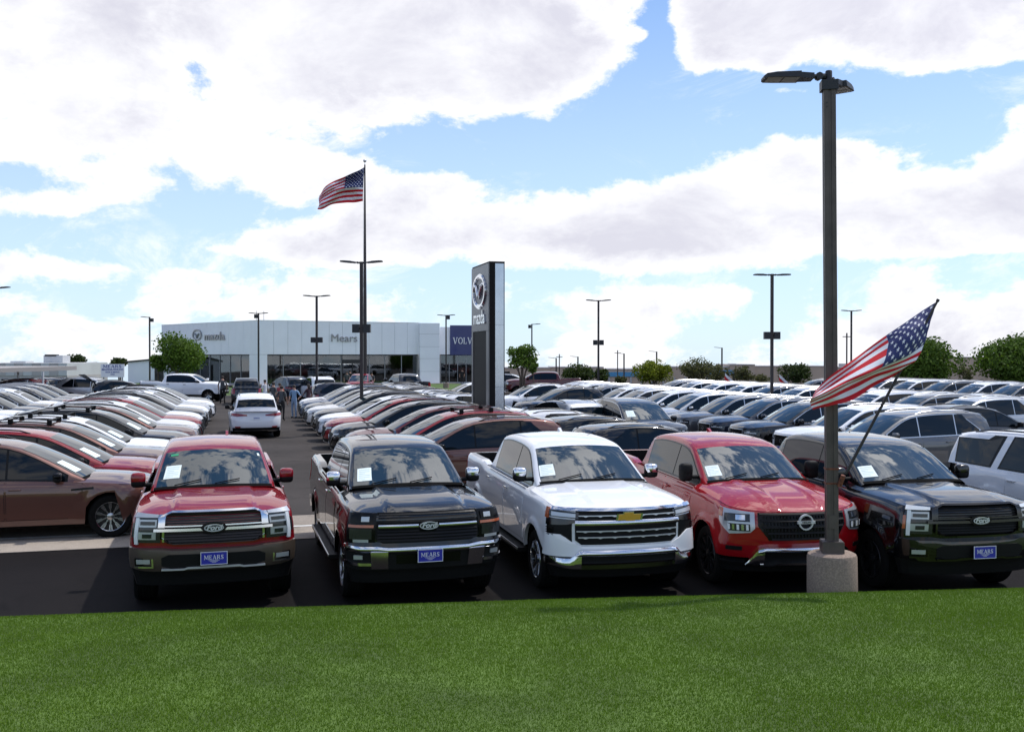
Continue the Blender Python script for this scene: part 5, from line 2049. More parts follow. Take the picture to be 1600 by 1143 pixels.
def showroom():
    root = empty('dealership_building', (-25.8, 102, 0), 0, 'long white panelled car showroom with tall glass front behind the lot', 'showroom')
    inv = Matrix.Translation(Vector((25.8, -102, 0)))
    def fin(mb, name, mats, smooth=None, par=None):
        me = mb.mesh(name, mats, smooth)
        me.transform(inv)
        return link_mesh(name, me, [], par or root)
    Wl = Wall((-41.4, 118.0), (-25.8, 102.0))
    Wr = Wall((-25.8, 102.0), (-10.15, 110.0))
    zt, zg = 6.75, 3.30
    for W_, n in ((Wl, 14), (Wr, 12)):
        mb = MB()
        W_.box(mb, 0, W_.L, -.35, -.06, zg + .02, zt - .02)
        fin(mb, 'wall', M['dark_metal'])
        st = W_.L / n
        for k in range(n):
            for z0, z1 in ((zg, zt),):
                mb = MB()
                W_.box(mb, k * st + .012, (k + 1) * st - .012, -.06, 0, z0, z1)
                fin(mb, 'panel', M['white_panel'])
        mb = MB()
        W_.box(mb, 0, W_.L, -.40, .03, zt, zt + .06)
        fin(mb, 'coping', M['white_panel'])
    # corner column and right tower column
    for W_, t0, t1, o1 in ((Wl, Wl.L - 2.0, Wl.L + .0, .015), (Wr, -.0, Wr.at(417.5), .015)):
        mb = MB()
        W_.box(mb, t0, t1, -.5, o1, 0, zg - .02)
        fin(mb, 'column', M['white_panel'])
    Wt = Wall((-10.15, 109.6), (-8.0, 110.1))
    mb = MB()
    Wt.box(mb, 0, Wt.at(686), -1.6, .45, 0, zt - .02)
    fin(mb, 'column', M['white_panel'])
    for k in (1.2, 2.6, 3.9, 5.3):
        mb = MB()
        Wt.box(mb, -.004, Wt.at(686) + .004, -1.602, .454, zt - k - .01, zt - k + .01)
        fin(mb, 'joint', M['mullion'])
    Wv = Wall((-8.0, 111.0), (-1.0, 112.2))
    mb = MB()
    Wv.box(mb, 0, Wv.L, -.5, -.04, zg, zt - .4)
    fin(mb, 'wall', M['white_panel'])
    mb = MB()
    Wv.box(mb, Wv.at(703), Wv.at(772), -.04, .16, 3.25, 6.55)
    sb = fin(mb, 'sign_panel', M['sign_blue'])
    mb = MB()
    me_z = 3.2 + (HZ - 532) * 111 / FPX
    serif_text(mb, 'VOLVO', .72, Wv.P((Wv.at(708) + Wv.at(745)) / 2, .165, me_z), Wv.d * .72, (0, 0, 1), Wv.n, .05, 0, .12)
    fin(mb, 'sign_lettering', M['sign_white'], None, sb)
    # glazing
    def glaze(W_, ts, zt_, door=None):
        for a, b_ in zip(ts[:-1], ts[1:]):
            mb = MB()
            W_.box(mb, a + .03, b_ - .03, -.30, -.28, .22, zt_)
            fin(mb, 'window_pane', M['shop_glass'])
        for a in ts:
            mb = MB()
            W_.box(mb, a - .03, a + .03, -.33, -.22, .12, zt_)
            fin(mb, 'mullion', M['mullion'])
        mb = MB()
        W_.box(mb, ts[0], ts[-1], -.45, -.20, 0, .22)
        fin(mb, 'sill', M['white_wall'])
        mb = MB()
        W_.box(mb, ts[0], ts[-1], -.34, -.21, zt_ - .005, zt_ + .12)
        fin(mb, 'head_frame', M['dark_metal'])
        mb = MB()     # room behind the glass
        W_.box(mb, ts[0], ts[-1], -9.0, -8.9, 0, zg)
        W_.box(mb, ts[0], ts[0] + .1, -9.0, -.46, 0, zg)
        W_.box(mb, ts[-1] - .1, ts[-1], -9.0, -.46, 0, zg)
        fin(mb, 'interior_wall', M['interior'])
        mb = MB()
        W_.box(mb, ts[0], ts[-1], -8.9, -.35, zg - .06, zg + .02)
        W_.box(mb, ts[0], ts[-1], -8.9, -.46, .02, .06)
        fin(mb, 'interior_floor', M['interior'])
        mb = MB()
        rng = random.Random(int(ts[0] * 10) + 3)
        for k in range(9):
            t = ts[0] + (ts[-1] - ts[0]) * (k + rng.random()) / 9
            W_.box(mb, t, t + .5 + rng.random() * 1.4, -3.5 - rng.random() * 4, -3.2, .06, .9 + rng.random() * 1.5)
        o = fin(mb, 'furniture', M['interior_dark'])
        o['kind'] = 'stuff'
    glaze(Wl, [Wl.L - 2.0 - 2.25 * k for k in range(8, -1, -1)], zg - .12)
    glaze(Wr, [Wr.at(x) for x in (417.5, 443.5, 470.5, 497.5, 534, 569, 578, 602.5, 628.5, 654)], zg - .12)
    glaze(Wv, [.1 + .95 * k for k in range(8)], zg - .10)
    mb = MB()
    a, b_ = Wr.at(535), Wr.at(569)
    Wr.box(mb, a, b_, -.26, -.14, 2.35, 2.75, 0)
    Wr.box(mb, a, a + .08, -.26, -.14, .1, 2.35, 0)
    Wr.box(mb, (a + b_) / 2 - .03, (a + b_) / 2 + .03, -.26, -.18, .1, 2.35, 0)
    Wr.box(mb, b_ - .08, b_, -.26, -.14, .1, 2.35, 0)
    fin(mb, 'door', M['dark_metal'])
    # end walls and roof slab
    mb = MB()
    pts = [Wl.p0, Wl.P(Wl.L, 0, 0), Wr.P(Wr.L, 0, 0), Wr.P(Wr.L, -10, 0), Wl.P(0, -14, 0)]
    ctr = sum(pts, Vector()) / len(pts)
    P2 = [(ctr + (p - ctr) * .97) for p in pts]
    mb.prism([(p.x, p.y) for p in P2], zt - .5, zt - .3, 'z')
    fin(mb, 'roof', M['grey_wall'])
    mb = MB()
    Wl.box(mb, -.02, .22, -12, -.36, 0, zt)
    fin(mb, 'end_wall', M['white_panel'])
    # lettering
    for W_, txt, px, py, size, mat in ((Wl, 'mazda', 336, 525.5, 1.25, 'sign_grey'), (Wr, 'Mears', 537.5, 528.5, 1.18, 'sign_grey')):
        t = W_.at(px)
        Yw = W_.P(t, 0, 0).y
        z = CAMH + (HZ - py) * Yw / FPX
        me = text_mesh(txt, size, .05, 0, .010 if txt == 'mazda' else .0, 1.02 if txt == 'Mears' else 1.45)
        W_.text(me, t, z, .08)
        me.transform(inv)
        link_mesh('sign_lettering', me, M[mat], root)
    t = Wl.at(309)
    z = CAMH + (HZ - 523) * 112 / FPX
    mb = MB()
    ellipse(mb, Wl.P(t, .05, z), Wl.d, (0, 0, 1), Wl.n, 1.05, .62, 0, .1, 26, 0, inner=.12)
    mb.tube([Wl.P(t - .9, .1, z + .05), Wl.P(t - .35, .1, z + .12), Wl.P(t, .1, z - .32), Wl.P(t + .35, .1, z + .12), Wl.P(t + .9, .1, z + .05)], [.03, .08, .12, .08, .03], 6)
    fin(mb, 'emblem', M['sign_grey'], 50)
    mb = MB()     # roof antenna
    for dx in (0, .9):
        p = Wl.P(Wl.at(374), -2 - dx, zt - .4)
        mb.tube([p, p + Vector((0, 0, 1.6))], .03, 5)
    fin(mb, 'antenna', M['mullion'])


showroom()

# lawn and pavement in front of the showroom
mb = MB()
a = [(-45, 76), (-5.5, 76), (-5.5, 108), (-10, 108.3), (-25.6, 100.3), (-42, 117)]
mb.prism(a, 0, .12, 'z')
tag(mb.build('far_lawn', M['far_lawn']), kind='structure')
mb = MB()
for (x0, y0), (x1, y1) in (((-45, 75.8), (-5.3, 75.8)), ):
    mb.box(x0, x1, y0 - .15, y0 + .15, 0, .16)
tag(mb.build('kerb', M['concrete']), kind='structure')
mb = MB()
Wr = Wall((-25.8, 102.0), (-10.15, 110.0))
Wl = Wall((-41.4, 118.0), (-25.8, 102.0))
Wr.box(mb, -.4, Wr.L + 4, .02, 2.2, 0, .15)
tag(mb.build('pavement', M['concrete']), kind='structure')
mb = MB()
Wl.box(mb, 0, Wl.L - .3, .02, 2.0, 0, .152)
tag(mb.build('pavement', M['concrete']), kind='structure')


# ------------------------------------------------------------------ pylon
def pylon():
    A0 = Vector((-.763, 34.0, 0))
    dw = Vector((-ST, CT, 0))       # face runs away from the viewer
    dd = Vector((CT, ST, 0))        # side faces the viewer
    W_, D_, H_ = 2.58, .52, CAMH + (HZ - 410) * 34 / FPX
    root = empty('pylon_sign', A0, 0, 'tall dark sign tower with chrome winged emblem and silver side panel', 'sign')
    def P(w, d, z): return dw * w + dd * d + Vector((0, 0, z))
    def bx(mb, w0, w1, d0, d1, z0, z1, mi=0):
        V = [P(w, d, z) for z in (z0, z1) for d in (d0, d1) for w in (w0, w1)]
        mb.add(V, [(0, 2, 3, 1), (4, 5, 7, 6), (0, 1, 5, 4), (2, 6, 7, 3), (0, 4, 6, 2), (1, 3, 7, 5)], mi)
    mb = MB()
    bx(mb, .02, W_ - .02, .02, D_ - .02, 0, H_ - .02)
    bx(mb, -.015, W_ + .01, -.01, D_ + .01, H_ - .02, H_ + .04)
    mb.build('core', M['pylon_dark'], root)
    zb = CAMH + (HZ - 517) * 35 / FPX
    mb = MB()
    bx(mb, .0, W_, -.04, .02, zb, H_ - .02)
    mb.build('sign_face', M['pylon_grey'], root)
    mb = MB()
    bx(mb, 0, .34, -.04, .02, 0, zb - .01)
    bx(mb, W_ - .22, W_, -.04, .02, 0, zb - .01)
    mb.build('side_strip', M['pylon_grey'], root)
    mb = MB()
    bx(mb, .36, W_ - .24, -.015, .02, 0, zb - .01)
    mb.build('lower_panel', M['pylon_dark'], root)
    mb = MB()
    bx(mb, -.02, .02, .0, .19, 0, H_ - .02)
    mb.build('corner_trim', M['pylon_dark'], root)
    for k in range(3):
        z0, z1 = H_ * k / 3 + .006, H_ * (k + 1) / 3 - (.03 if k == 2 else .0)
        mb = MB()
        bx(mb, -.02, .02, .195, D_ - .025, z0, z1)
        mb.build('silver_panel', M['pylon_silver'], root)
    mb = MB()
    bx(mb, -.022, .02, D_ - .022, D_ + .004, 0, H_ - .02)
    mb.build('corner_trim', M['pylon_dark'], root)
    # winged emblem; the viewer of this face looks along +dd, text runs along -dw
    right = -dw
    c = P(W_ * .49, -.05, CAMH + (HZ - 455) * 35 / FPX)
    mb = MB()
    N = 40
    c = c + dd * .01
    for k_ in range(3):
        ellipse(mb, c, right, (0, 0, 1), -dd, .97 - .02 * k_, .62 - .02 * k_, .02 * k_, .02 * k_ + .025, 40, 0, inner=.17 - .045 * k_)
    wing = [(-.98, .10, .03), (-.62, .24, .08), (-.40, .20, .11), (-.18, -.05, .12), (0, -.20, .12), (.18, -.05, .12), (.40, .20, .11), (.62, .24, .08), (.98, .10, .03)]
    mb.tube([c + right * a + Vector((0, 0, b_)) - dd * .035 for a, b_, r in wing], [r * .62 for _, _, r in wing], 8)
    mb.build('emblem', M['chrome'], root, 60)
    me = text_mesh('mazda', .66, .02, 0, .010, 1.0)
    rot = Matrix((right, Vector((0, 0, 1)), -dd)).transposed().to_4x4()
    me.transform(Matrix.Translation(P(W_ * .49, -.065, CAMH + (HZ - 496.5) * 35 / FPX)) @ rot)
    link_mesh('sign_lettering', me, M['chrome'], root)


pylon()

# ------------------------------------------------------------------ lamp posts and flag poles
big_post()
lamp_post(565, 409, 'near twin-head lamp post right beside the tall flag pole', box_y=513, box_sides=(1, -1))
lamp_post(495, 462, 'twin-head lamp post before the showroom, left of the tall flag pole', box_y=531)
lamp_post(404, 489, 'twin-head lamp post at the showroom corner with one small box', box_y=494, box_sides=(-1,))
lamp_post(234, 495, 'single-head lamp post left of the round tree', heads=(math.pi,), box_y=500, box_sides=(1,))
lamp_post(697, 492, 'lamp post between the white tower wall and the blue sign', heads=(0, math.pi * .9), box_y=496, box_sides=(1,))
lamp_post(831, 506, 'single-head lamp post rising behind the thin tree beside the pylon', Y=100, heads=(0,), box_y=510, box_sides=(-1,))
lamp_post(935, 469, 'twin-head lamp post between pylon and bright yellow-green tree', box_y=535)
lamp_post(1206, 428, 'larger twin-head lamp post standing among the grey and black SUVs', box_y=524, up=.04)
lamp_post(1330, 485, 'twin-head lamp post just right of the bronze foreground post')
lamp_post(-8, 449, 'lamp post cut off by the left edge, only its head in view', Y=56, heads=(0, math.pi))
for px, yt, lb in ((1128, 543, 'distant single-arm lamp post among the olive trees'), (1026, 549, 'distant single-arm lamp post behind the yellow-green tree'),
                   (975, 552, 'distant single-arm lamp post left of the yellow-green tree'), (869, 559, 'smallest distant lamp post by the dark green bushes'), (903, 557, 'distant lamp post rising out of the dark green bushes')):
    lamp_post(px, yt, lb, Y=165, heads=(math.pi,), wid=.22, up=.12, L=1.1, group='distant lamp posts', conc=False)


def flagpole():
    Y = 85
    X = (570.5 - CX) * Y / FPX
    zt = CAMH + (HZ - 258) * Y / FPX
    root = empty('flagpole', (X, Y, 0), 0, 'very tall slim flagpole with a ball finial before the showroom', 'flagpole')
    mb = MB()
    mb.tube([(0, 0, 0), (0, 0, 8), (0, 0, zt)], [.17, .14, .06], 12)
    mb.build('pole', M['pole_dark'], root, 60)
    mb = MB()
    zf = CAMH + (HZ - 252) * Y / FPX
    rbox(mb, (0, 0, zf), (.30, .30, .26), 1.0)
    mb.tube([(0, 0, zt), (0, 0, zf)], .03, 6)
    mb.build('finial', M['satin'], root, 60)
    mb = MB()
    mb.tube([(-.12, -.05, zt - .4), (-.14, -.05, 9)], .012, 4)
    mb.build('halyard', M['sign_white'], root)
    net = [[(570, 261.5), (556, 269), (540.5, 276), (522, 284), (507, 294), (499.5, 306)],
           [(569, 276), (555, 281), (539.5, 285), (521, 293), (506, 301), (499, 311)],
           [(568, 290.5), (554, 291.5), (538.5, 293.5), (520, 300), (505, 308), (499, 316)],
           [(567.7, 303), (554, 303), (539, 304.5), (520, 310), (505, 317), (498.5, 321)],
           [(567.5, 314.5), (554, 316.8), (539, 317.5), (519, 319.5), (505, 327), (496, 327)]]
    dy = [[0, -.3, -.6, -.3, .2, .5], [0, .5, .2, -.5, .1, .4], [0, -.2, -.6, -.2, .4, .2], [0, .3, .3, -.3, -.3, .3], [0, .5, .2, .3, -.2, .1]]
    flag(net, 'large American flag flying from the top of the tall flagpole', Y, dy, ripple=.10, thick=.02, ncol=50)


flagpole()
net = [[(1464, 471), (1424, 497), (1384, 524), (1344, 553), (1303, 583), (1274, 611)],
       [(1453, 504), (1424, 517), (1389, 537), (1349, 562), (1303, 595), (1269, 618)],
       [(1446, 534), (1416, 554), (1379, 571), (1341, 588), (1304, 606), (1267, 624)],
       [(1432, 561), (1398, 574), (1366, 584), (1336, 598), (1303, 614), (1267, 631)],
       [(1418, 571), (1397, 587), (1368, 601), (1334, 624), (1303, 632), (1271, 640)]]
dy = [[0, .05, .10, .16, .02, -.02], [-.05, -.12, -.02, .10, .06, .0], [-.12, -.16, -.14, -.12, -.10, -.04], [-.16, -.08, .0, .02, .0, .02], [-.1, .0, .05, -.08, .04, .0]]
flag(net, 'American flag blowing across the bronze lamp post on a slanting stick', 12.20, dy, ripple=.022, thick=.003, ncol=80)
for px, yy, lb in ((1143, 588, 'tiny red and white flag among the far olive trees'), (1228, 590, 'tiny flag on a thin pole before the far bushy tree'), ):
    Y = 100
    p0, p1 = PXY(px + 4, 606, Y), PXY(px + 4, yy - 6, Y)
    root = empty('small_flag', p0, 0, lb, 'flag')
    mb = MB()
    mb.tube([Vector((0, 0, -.3)), p1 - p0], .025, 5)
    mb.build('pole', M['fixture'], root)
    for k, mt in enumerate(('flag_white', 'flag_red')):
        mb = MB()
        H_ = (p1 - p0).z
        mb.grid([[(-.9 + .18 * i - .05 * k, .1 * math.sin(i * 1.3), H_ - .30 * k - .30 * j - .18 * i - .03 * (i % 2)) for i in range(6)] for j in range(2)])
        mb.build('cloth', M[mt], root, 60)
for px, yt, Y in ((965, 547, 160), (874, 553, 160), (1323, 520, 120), (1108, 575, 190)):
    mb = MB()
    p = PXY(px, yt, Y)
    mb.tube([(p.x, p.y, gz(Y)), p], .09, 6)
    mb.box(p.x - .5, p.x + .5, p.y - .03, p.y + .03, p.z - .5, p.z - .4)
    o = mb.build('utility_pole', M['pole_dark'], None)
    tag(o, {965: 'thin distant utility pole left of the yellow-green tree', 874: 'thin distant utility pole above the dark green bushes', 1323: 'thin far pole beside the twin-head lamp post right of the bronze post', 1108: 'low far utility pole behind the olive trees'}[px], 'utility pole')

# ------------------------------------------------------------------ trees
tree(285, 517, 590, 88, 94, 'shade_tree', 'round dense green tree in front of the showroom left wing', 'leaf_green', 7000, .26, .14, 5, seed=3)
tree(247, 548, 580, 88, 26, 'shade_tree', 'small green tree leaning out left of the round tree', 'leaf_green', 1200, .24, .06, 2, seed=5)
tree(816, 534, 583, 60, 52, 'young_tree', 'thin-stemmed young tree with open crown right of the pylon', 'leaf_green', 2600, .17, .07, 4, seed=8, sparse=True)
tree(833, 560, 583, 66, 20, 'young_tree', 'smaller bright clump behind the thin-stemmed young tree', 'leaf_green', 700, .18, .05, 1, seed=9)
tree(1020, 565, 597, 120, 64, 'shade_tree', 'bright yellow-green rounded tree in the far lot', 'leaf_yellow', 3800, .34, .15, 3, seed=11)
tree(905, 572, 597, 130, 58, 'desert_tree', 'dark green bushy tree left of the twin-head lamp post', 'leaf_dark', 2600, .34, .12, 3, seed=12, sparse=True)
tree(938, 574, 598, 132, 30, 'desert_tree', 'dark green bushy tree right behind the twin-head lamp post', 'leaf_dark', 1500, .34, .12, 3, seed=13, sparse=True)
tree(969, 588, 599, 140, 20, 'shrub', 'low dark bush between lamp post and yellow-green tree', 'leaf_olive', 700, .34, .08, 2, seed=14)
tree(1088, 558, 598, 125, 66, 'desert_tree', 'tall airy olive tree right of the yellow-green tree', 'leaf_olive', 2600, .30, .14, 4, seed=15, sparse=True)
tree(1122, 566, 599, 135, 34, 'desert_tree', 'airy olive tree behind the tiny red and white flag', 'leaf_olive', 1100, .30, .10, 3, seed=16, sparse=True)
tree(1161, 570, 599, 130, 40, 'desert_tree', 'brownish olive tree between the tiny flags', 'leaf_olive', 1700, .30, .10, 3, seed=17, sparse=True)
tree(1190, 587, 600, 130, 34, 'shrub', 'low brownish bush left of the larger twin-head lamp post', 'leaf_olive', 900, .30, .08, 3, seed=18)
tree(1243, 564, 600, 118, 62, 'desert_tree', 'wide ragged green tree right of the larger twin-head lamp post', 'leaf_dark', 3000, .30, .14, 4, seed=19, sparse=True)
tree(1443, 530, 604, 72, 108, 'shade_tree', 'big dense rounded tree right behind the waving flag', 'leaf_green', 13000, .25, .16, 4, seed=21)
tree(1596, 521, 605, 70, 138, 'shade_tree', 'biggest dense rounded tree cut off by the right edge', 'leaf_green', 15000, .25, .16, 4, seed=22)
tree(1510, 562, 603, 95, 26, 'desert_tree', 'thin olive tree between the two big rounded trees', 'leaf_olive', 700, .22, .08, 3, seed=23, sparse=True)
tree(121, 553, 571, 120, 34, 'conifer', 'dark spiky tree above the low grey building', 'leaf_dark', 1600, .34, .12, 3, seed=24, sparse=True)
tree(187, 560, 572, 120, 30, 'palm_tree', 'dark spiky tree behind the white dealership board', 'leaf_dark', 1300, .34, .10, 2, seed=25, sparse=True)


# ------------------------------------------------------------------ far buildings
def store():
    Y = 205
    root = empty('store_building', ((1200 - CX) * Y / FPX, Y, gz(Y)), 0, 'long low tan store with blue bands beyond the lot', 'store')
    ox = root.location
    def bx(name, x0, x1, yt, yb, mat, d0=0, d1=12):
        a, c = PXY(x0, yt, Y), PXY(x1, yb, Y)
        mb = MB()
        mb.box(a.x - ox.x, c.x - ox.x, d0, d1, (c.z if yb < 620 else gz(Y) - .2) - ox.z, a.z - ox.z)
        return mb.build(name, M[mat], root)
    for i, (x0, x1, yt) in enumerate(((780, 860, 575), (860, 944, 574), (944, 1046, 577), (1046, 1140, 573.5), (1140, 1180, 570), (1180, 1300, 572.5), (1300, 1420, 574), (1420, 1700, 558.5))):
        w = bx('wall', x0, x1 - .3, yt, 640, 'tan_wall', .4 * (i % 2), 14)
        bx('cornice', x0, x1 - .3, yt - 1.2, yt, 'grey_wall', .4 * (i % 2) - .12, 14.1)
    bx('blue_band', 924, 1008, 581, 588, 'blue_band', -.3, -.02)
    bx('blue_band', 1086, 1146, 578, 584.5, 'blue_band', -.3, -.02)
    for k in range(12):
        bx('pilaster', 950 + k * 17, 953 + k * 17, 589, 640, 'grey_wall', -.25, -.01)
    for x0 in (905, 1150, 1330): bx('rooftop_unit', x0, x0 + 9, 568 if x0 > 1000 else 570, 574, 'grey_wall', 5, 8)


store()


def left_side():
    Y = 80
    root = empty('low_building', ((60 - CX) * Y / FPX, Y, 0), 0, 'low grey and white building with panelled parapet at left', 'building')
    o = root.location
    W1 = Wall(PXY(-60, 560, Y).to_2d(), PXY(105, 560, Y).to_2d())
    mb = MB()
    def fin(mb, name, mat, par=None):
        me = mb.mesh(name, M[mat])
        me.transform(Matrix.Translation(-o))
        return link_mesh(name, me, [], par or root)
    zt = CAMH + (HZ - 567) * Y / FPX
    W1.box(mb, 0, W1.L, -8, 0, 0, zt - 1.0)
    fin(mb, 'wall', 'grey_wall')
    n = 12
    for k in range(n):
        mb = MB()
        W1.box(mb, W1.L * k / n + .01, W1.L * (k + 1) / n - .01, -8, .05, zt - 1.0, zt)
        fin(mb, 'parapet_panel', 'white_wall' if k % 2 else 'grey_wall')
    for k in range(7):
        mb = MB()
        W1.box(mb, 3.2 + k * .95, 3.8 + k * .95, .0, .05, .7, 1.3)
        fin(mb, 'window', 'glass')
    W2 = Wall(PXY(105, 560, Y + .2).to_2d(), PXY(152, 560, Y + 18).to_2d())
    n = 12
    for k in range(n):
        mb = MB()
        W2.box(mb, W2.L * k / n + .03, W2.L * (k + 1) / n - .03, -.3, 0, 0, zt - .02)
        fin(mb, 'cladding_panel', 'white_wall')
    mb = MB()
    W2.box(mb, 0, W2.L, -.35, -.05, 0, zt - .04)
    fin(mb, 'wall', 'mullion')
    for x0, x1, y0, y1, m_ in ((68, 98, 555, 568, 'white_wall'), (16, 40, 564, 569, 'white_wall')):
        a, c = PXY(x0, y0, Y + 3), PXY(x1, y1, Y + 3)
        mb = MB()
        mb.box(a.x, c.x, a.y, a.y + 1.4, c.z - .2, a.z)
        u_ = fin(mb, 'rooftop_unit', m_)
        if x0 == 68:
            mb = MB()
            a2, c2 = PXY(70, 553.5, Y + 3), PXY(88, 556.5, Y + 3)
            mb.box(a2.x, c2.x, a.y - .03, a.y + .5, c2.z, a2.z)
            fin(mb, 'vent', 'dark_metal', u_)
    # carport
    Y2 = 62
    root2 = empty('carport', ((20 - CX) * Y2 / FPX, Y2, 0), 0, 'flat tan carport roof on slim posts at the left edge', 'carport')
    o2 = root2.location
    a, c = PXY(-70, 576, Y2), PXY(76, 580.5, Y2)
    mb = MB()
    V = [(a.x, Y2 - 3, c.z), (c.x - 1.5, Y2 - 3, c.z), (c.x, Y2 + 4, c.z + .05), (a.x, Y2 + 4, c.z + .05)]
    V += [(x, y, z + .26) for x, y, z in V]
    mb.add([tuple(Vector(v) - o2) for v in V], [(3, 2, 1, 0), (4, 5, 6, 7), (0, 1, 5, 4), (1, 2, 6, 5), (2, 3, 7, 6), (3, 0, 4, 7)])
    mb.build('roof', M['carport'], root2)
    for k in range(6):
        mb = MB()
        x = c.x - .4 - k * 1.55 - o2.x
        mb.box(x, x + .09, -.05, .05, 0, c.z)
        mb.build('post', M['white_wall'], root2)
    # white building behind
    Y3 = 112
    root3 = empty('white_building', ((225 - CX) * Y3 / FPX, Y3, 0), 0, 'plain white building with dark roof edge left of the showroom', 'building')
    a, c = PXY(200, 566, Y3), PXY(262, 560, Y3)
    mb = MB()
    o3 = root3.location
    V = [(a.x, Y3, 0), (c.x, Y3, 0), (c.x, Y3, c.z), (a.x, Y3, a.z)]
    V += [(x, Y3 + 12, z) for x, y, z in V]
    mb.add([tuple(Vector(v) - o3) for v in V], [(3, 2, 1, 0), (4, 5, 6, 7), (0, 1, 5, 4), (1, 2, 6, 5), (2, 3, 7, 6), (3, 0, 4, 7)])
    mb.build('wall', M['white_panel'], root3)
    mb = MB()
    V = [(a.x - .2, Y3 - .2, a.z), (c.x + .1, Y3 - .2, c.z), (c.x + .1, Y3 - .2, c.z + .15), (a.x - .2, Y3 - .2, a.z + .15)]
    V += [(x, Y3 + 12.2, z) for x, y, z in V]
    mb.add([tuple(Vector(v) - o3) for v in V], [(3, 2, 1, 0), (4, 5, 6, 7), (0, 1, 5, 4), (1, 2, 6, 5), (2, 3, 7, 6), (3, 0, 4, 7)])
    mb.build('roof', M['dark_metal'], root3)
    mb = MB()
    mb.box(1.2, 2.2, -.05, .02, 0, 2.1)
    mb.build('door', M['interior_dark'], root3)
    # board
    Y4 = 77
    a, c = PXY(158, 568.5, Y4), PXY(194, 589, Y4)
    root4 = empty('sign_board', ((a.x + c.x) / 2, Y4, 0), R(2), 'white dealership board with blue lettering behind the parked SUVs', 'sign')
    w, z0, z1 = (c.x - a.x), c.z, a.z
    mb = MB()
    mb.box(-w / 2, w / 2, -.04, .04, z0, z1)
    mb.build('panel', M['sign_white'], root4)
    for sx in (-1, 1):
        mb = MB()
        mb.box(sx * w * .4 - .04, sx * w * .4 + .04, .04, .12, 0, z0 + .2)
        mb.build('post', M['mullion'], root4)
    mb = MB()
    serif_text(mb, 'MEARS', .23, (0, -.045, z1 - .17), (1.15, 0, 0), (0, 0, 1), (0, -1, 0), .01, 0)
    mb.build('sign_lettering', M['sign_ink'], root4)
    for txt, sz, dz, sx in (('MAZDA-VOLVO', .20, .43, 1.15), ('SALES & SERVICE', .12, .63, 1.2), ('OPEN', .10, .80, 1.2)):
        me = text_mesh(txt, sz, .004, 0, .004, sx)
        me.transform(Matrix.Translation((0, -.048, z1 - dz)) @ Matrix.Rotation(math.pi / 2, 4, 'X'))
        if txt == 'MAZDA-VOLVO' or True:
            link_mesh('sign_lettering', me, M['sign_ink'], root4)


left_side()

# ------------------------------------------------------------------ people
G_P = 'people standing in the lot'
person(440, 655, 49, 1.72, R(80), 'person seen from behind in grey polo and black trousers beside the white SUV', 'cloth_grey', 'cloth_black')
person(459.5, 651, 51, 1.70, R(-100), 'person in light blue shirt and jeans with hand on hip', 'cloth_blue', 'cloth_jeans', pose=dict(la=(.0, .42, .98, .05, .30, .92)))
person(427, 645, 55, 1.74, R(60), 'person in dark grey shirt left of the group by the driving lane', 'cloth_grey', 'cloth_black')
person(437, 642, 56, 1.66, R(-95), 'person facing the viewer behind the man in black trousers', 'cloth_red', 'cloth_black')
person(482, 645, 55, 1.64, R(150), 'long-haired person in dark maroon top behind the first hood', 'cloth_maroon', 'cloth_maroon', hair='long', pose=dict(la=(.2, .26, .98, .34, .2, .92)))
person(414, 640, 62, 1.70, R(140), 'person in white shirt behind the white SUV in the lane', 'cloth_white', 'cloth_jeans')
person(347.5, 625, 66, 1.85, R(110), 'person in grey shirt standing by the nose of the white pickup', 'cloth_grey', 'cloth_black')
person(542, 604, 92, 1.72, R(-80), 'person in dark shirt at the showroom door, left of two', 'cloth_grey', 'cloth_black')
person(547, 604, 94, 1.80, R(-110), 'person in dark shirt at the showroom door, right of two', 'cloth_black', 'cloth_black')
person(581, 606, 88, 1.72, R(-100), 'person in dark shirt right of the tall flagpole foot', 'cloth_grey', 'cloth_black')
person(722, 604, 110.0, 1.72, R(-90), 'person behind the showroom glass below the blue sign', 'cloth_black', 'cloth_black')

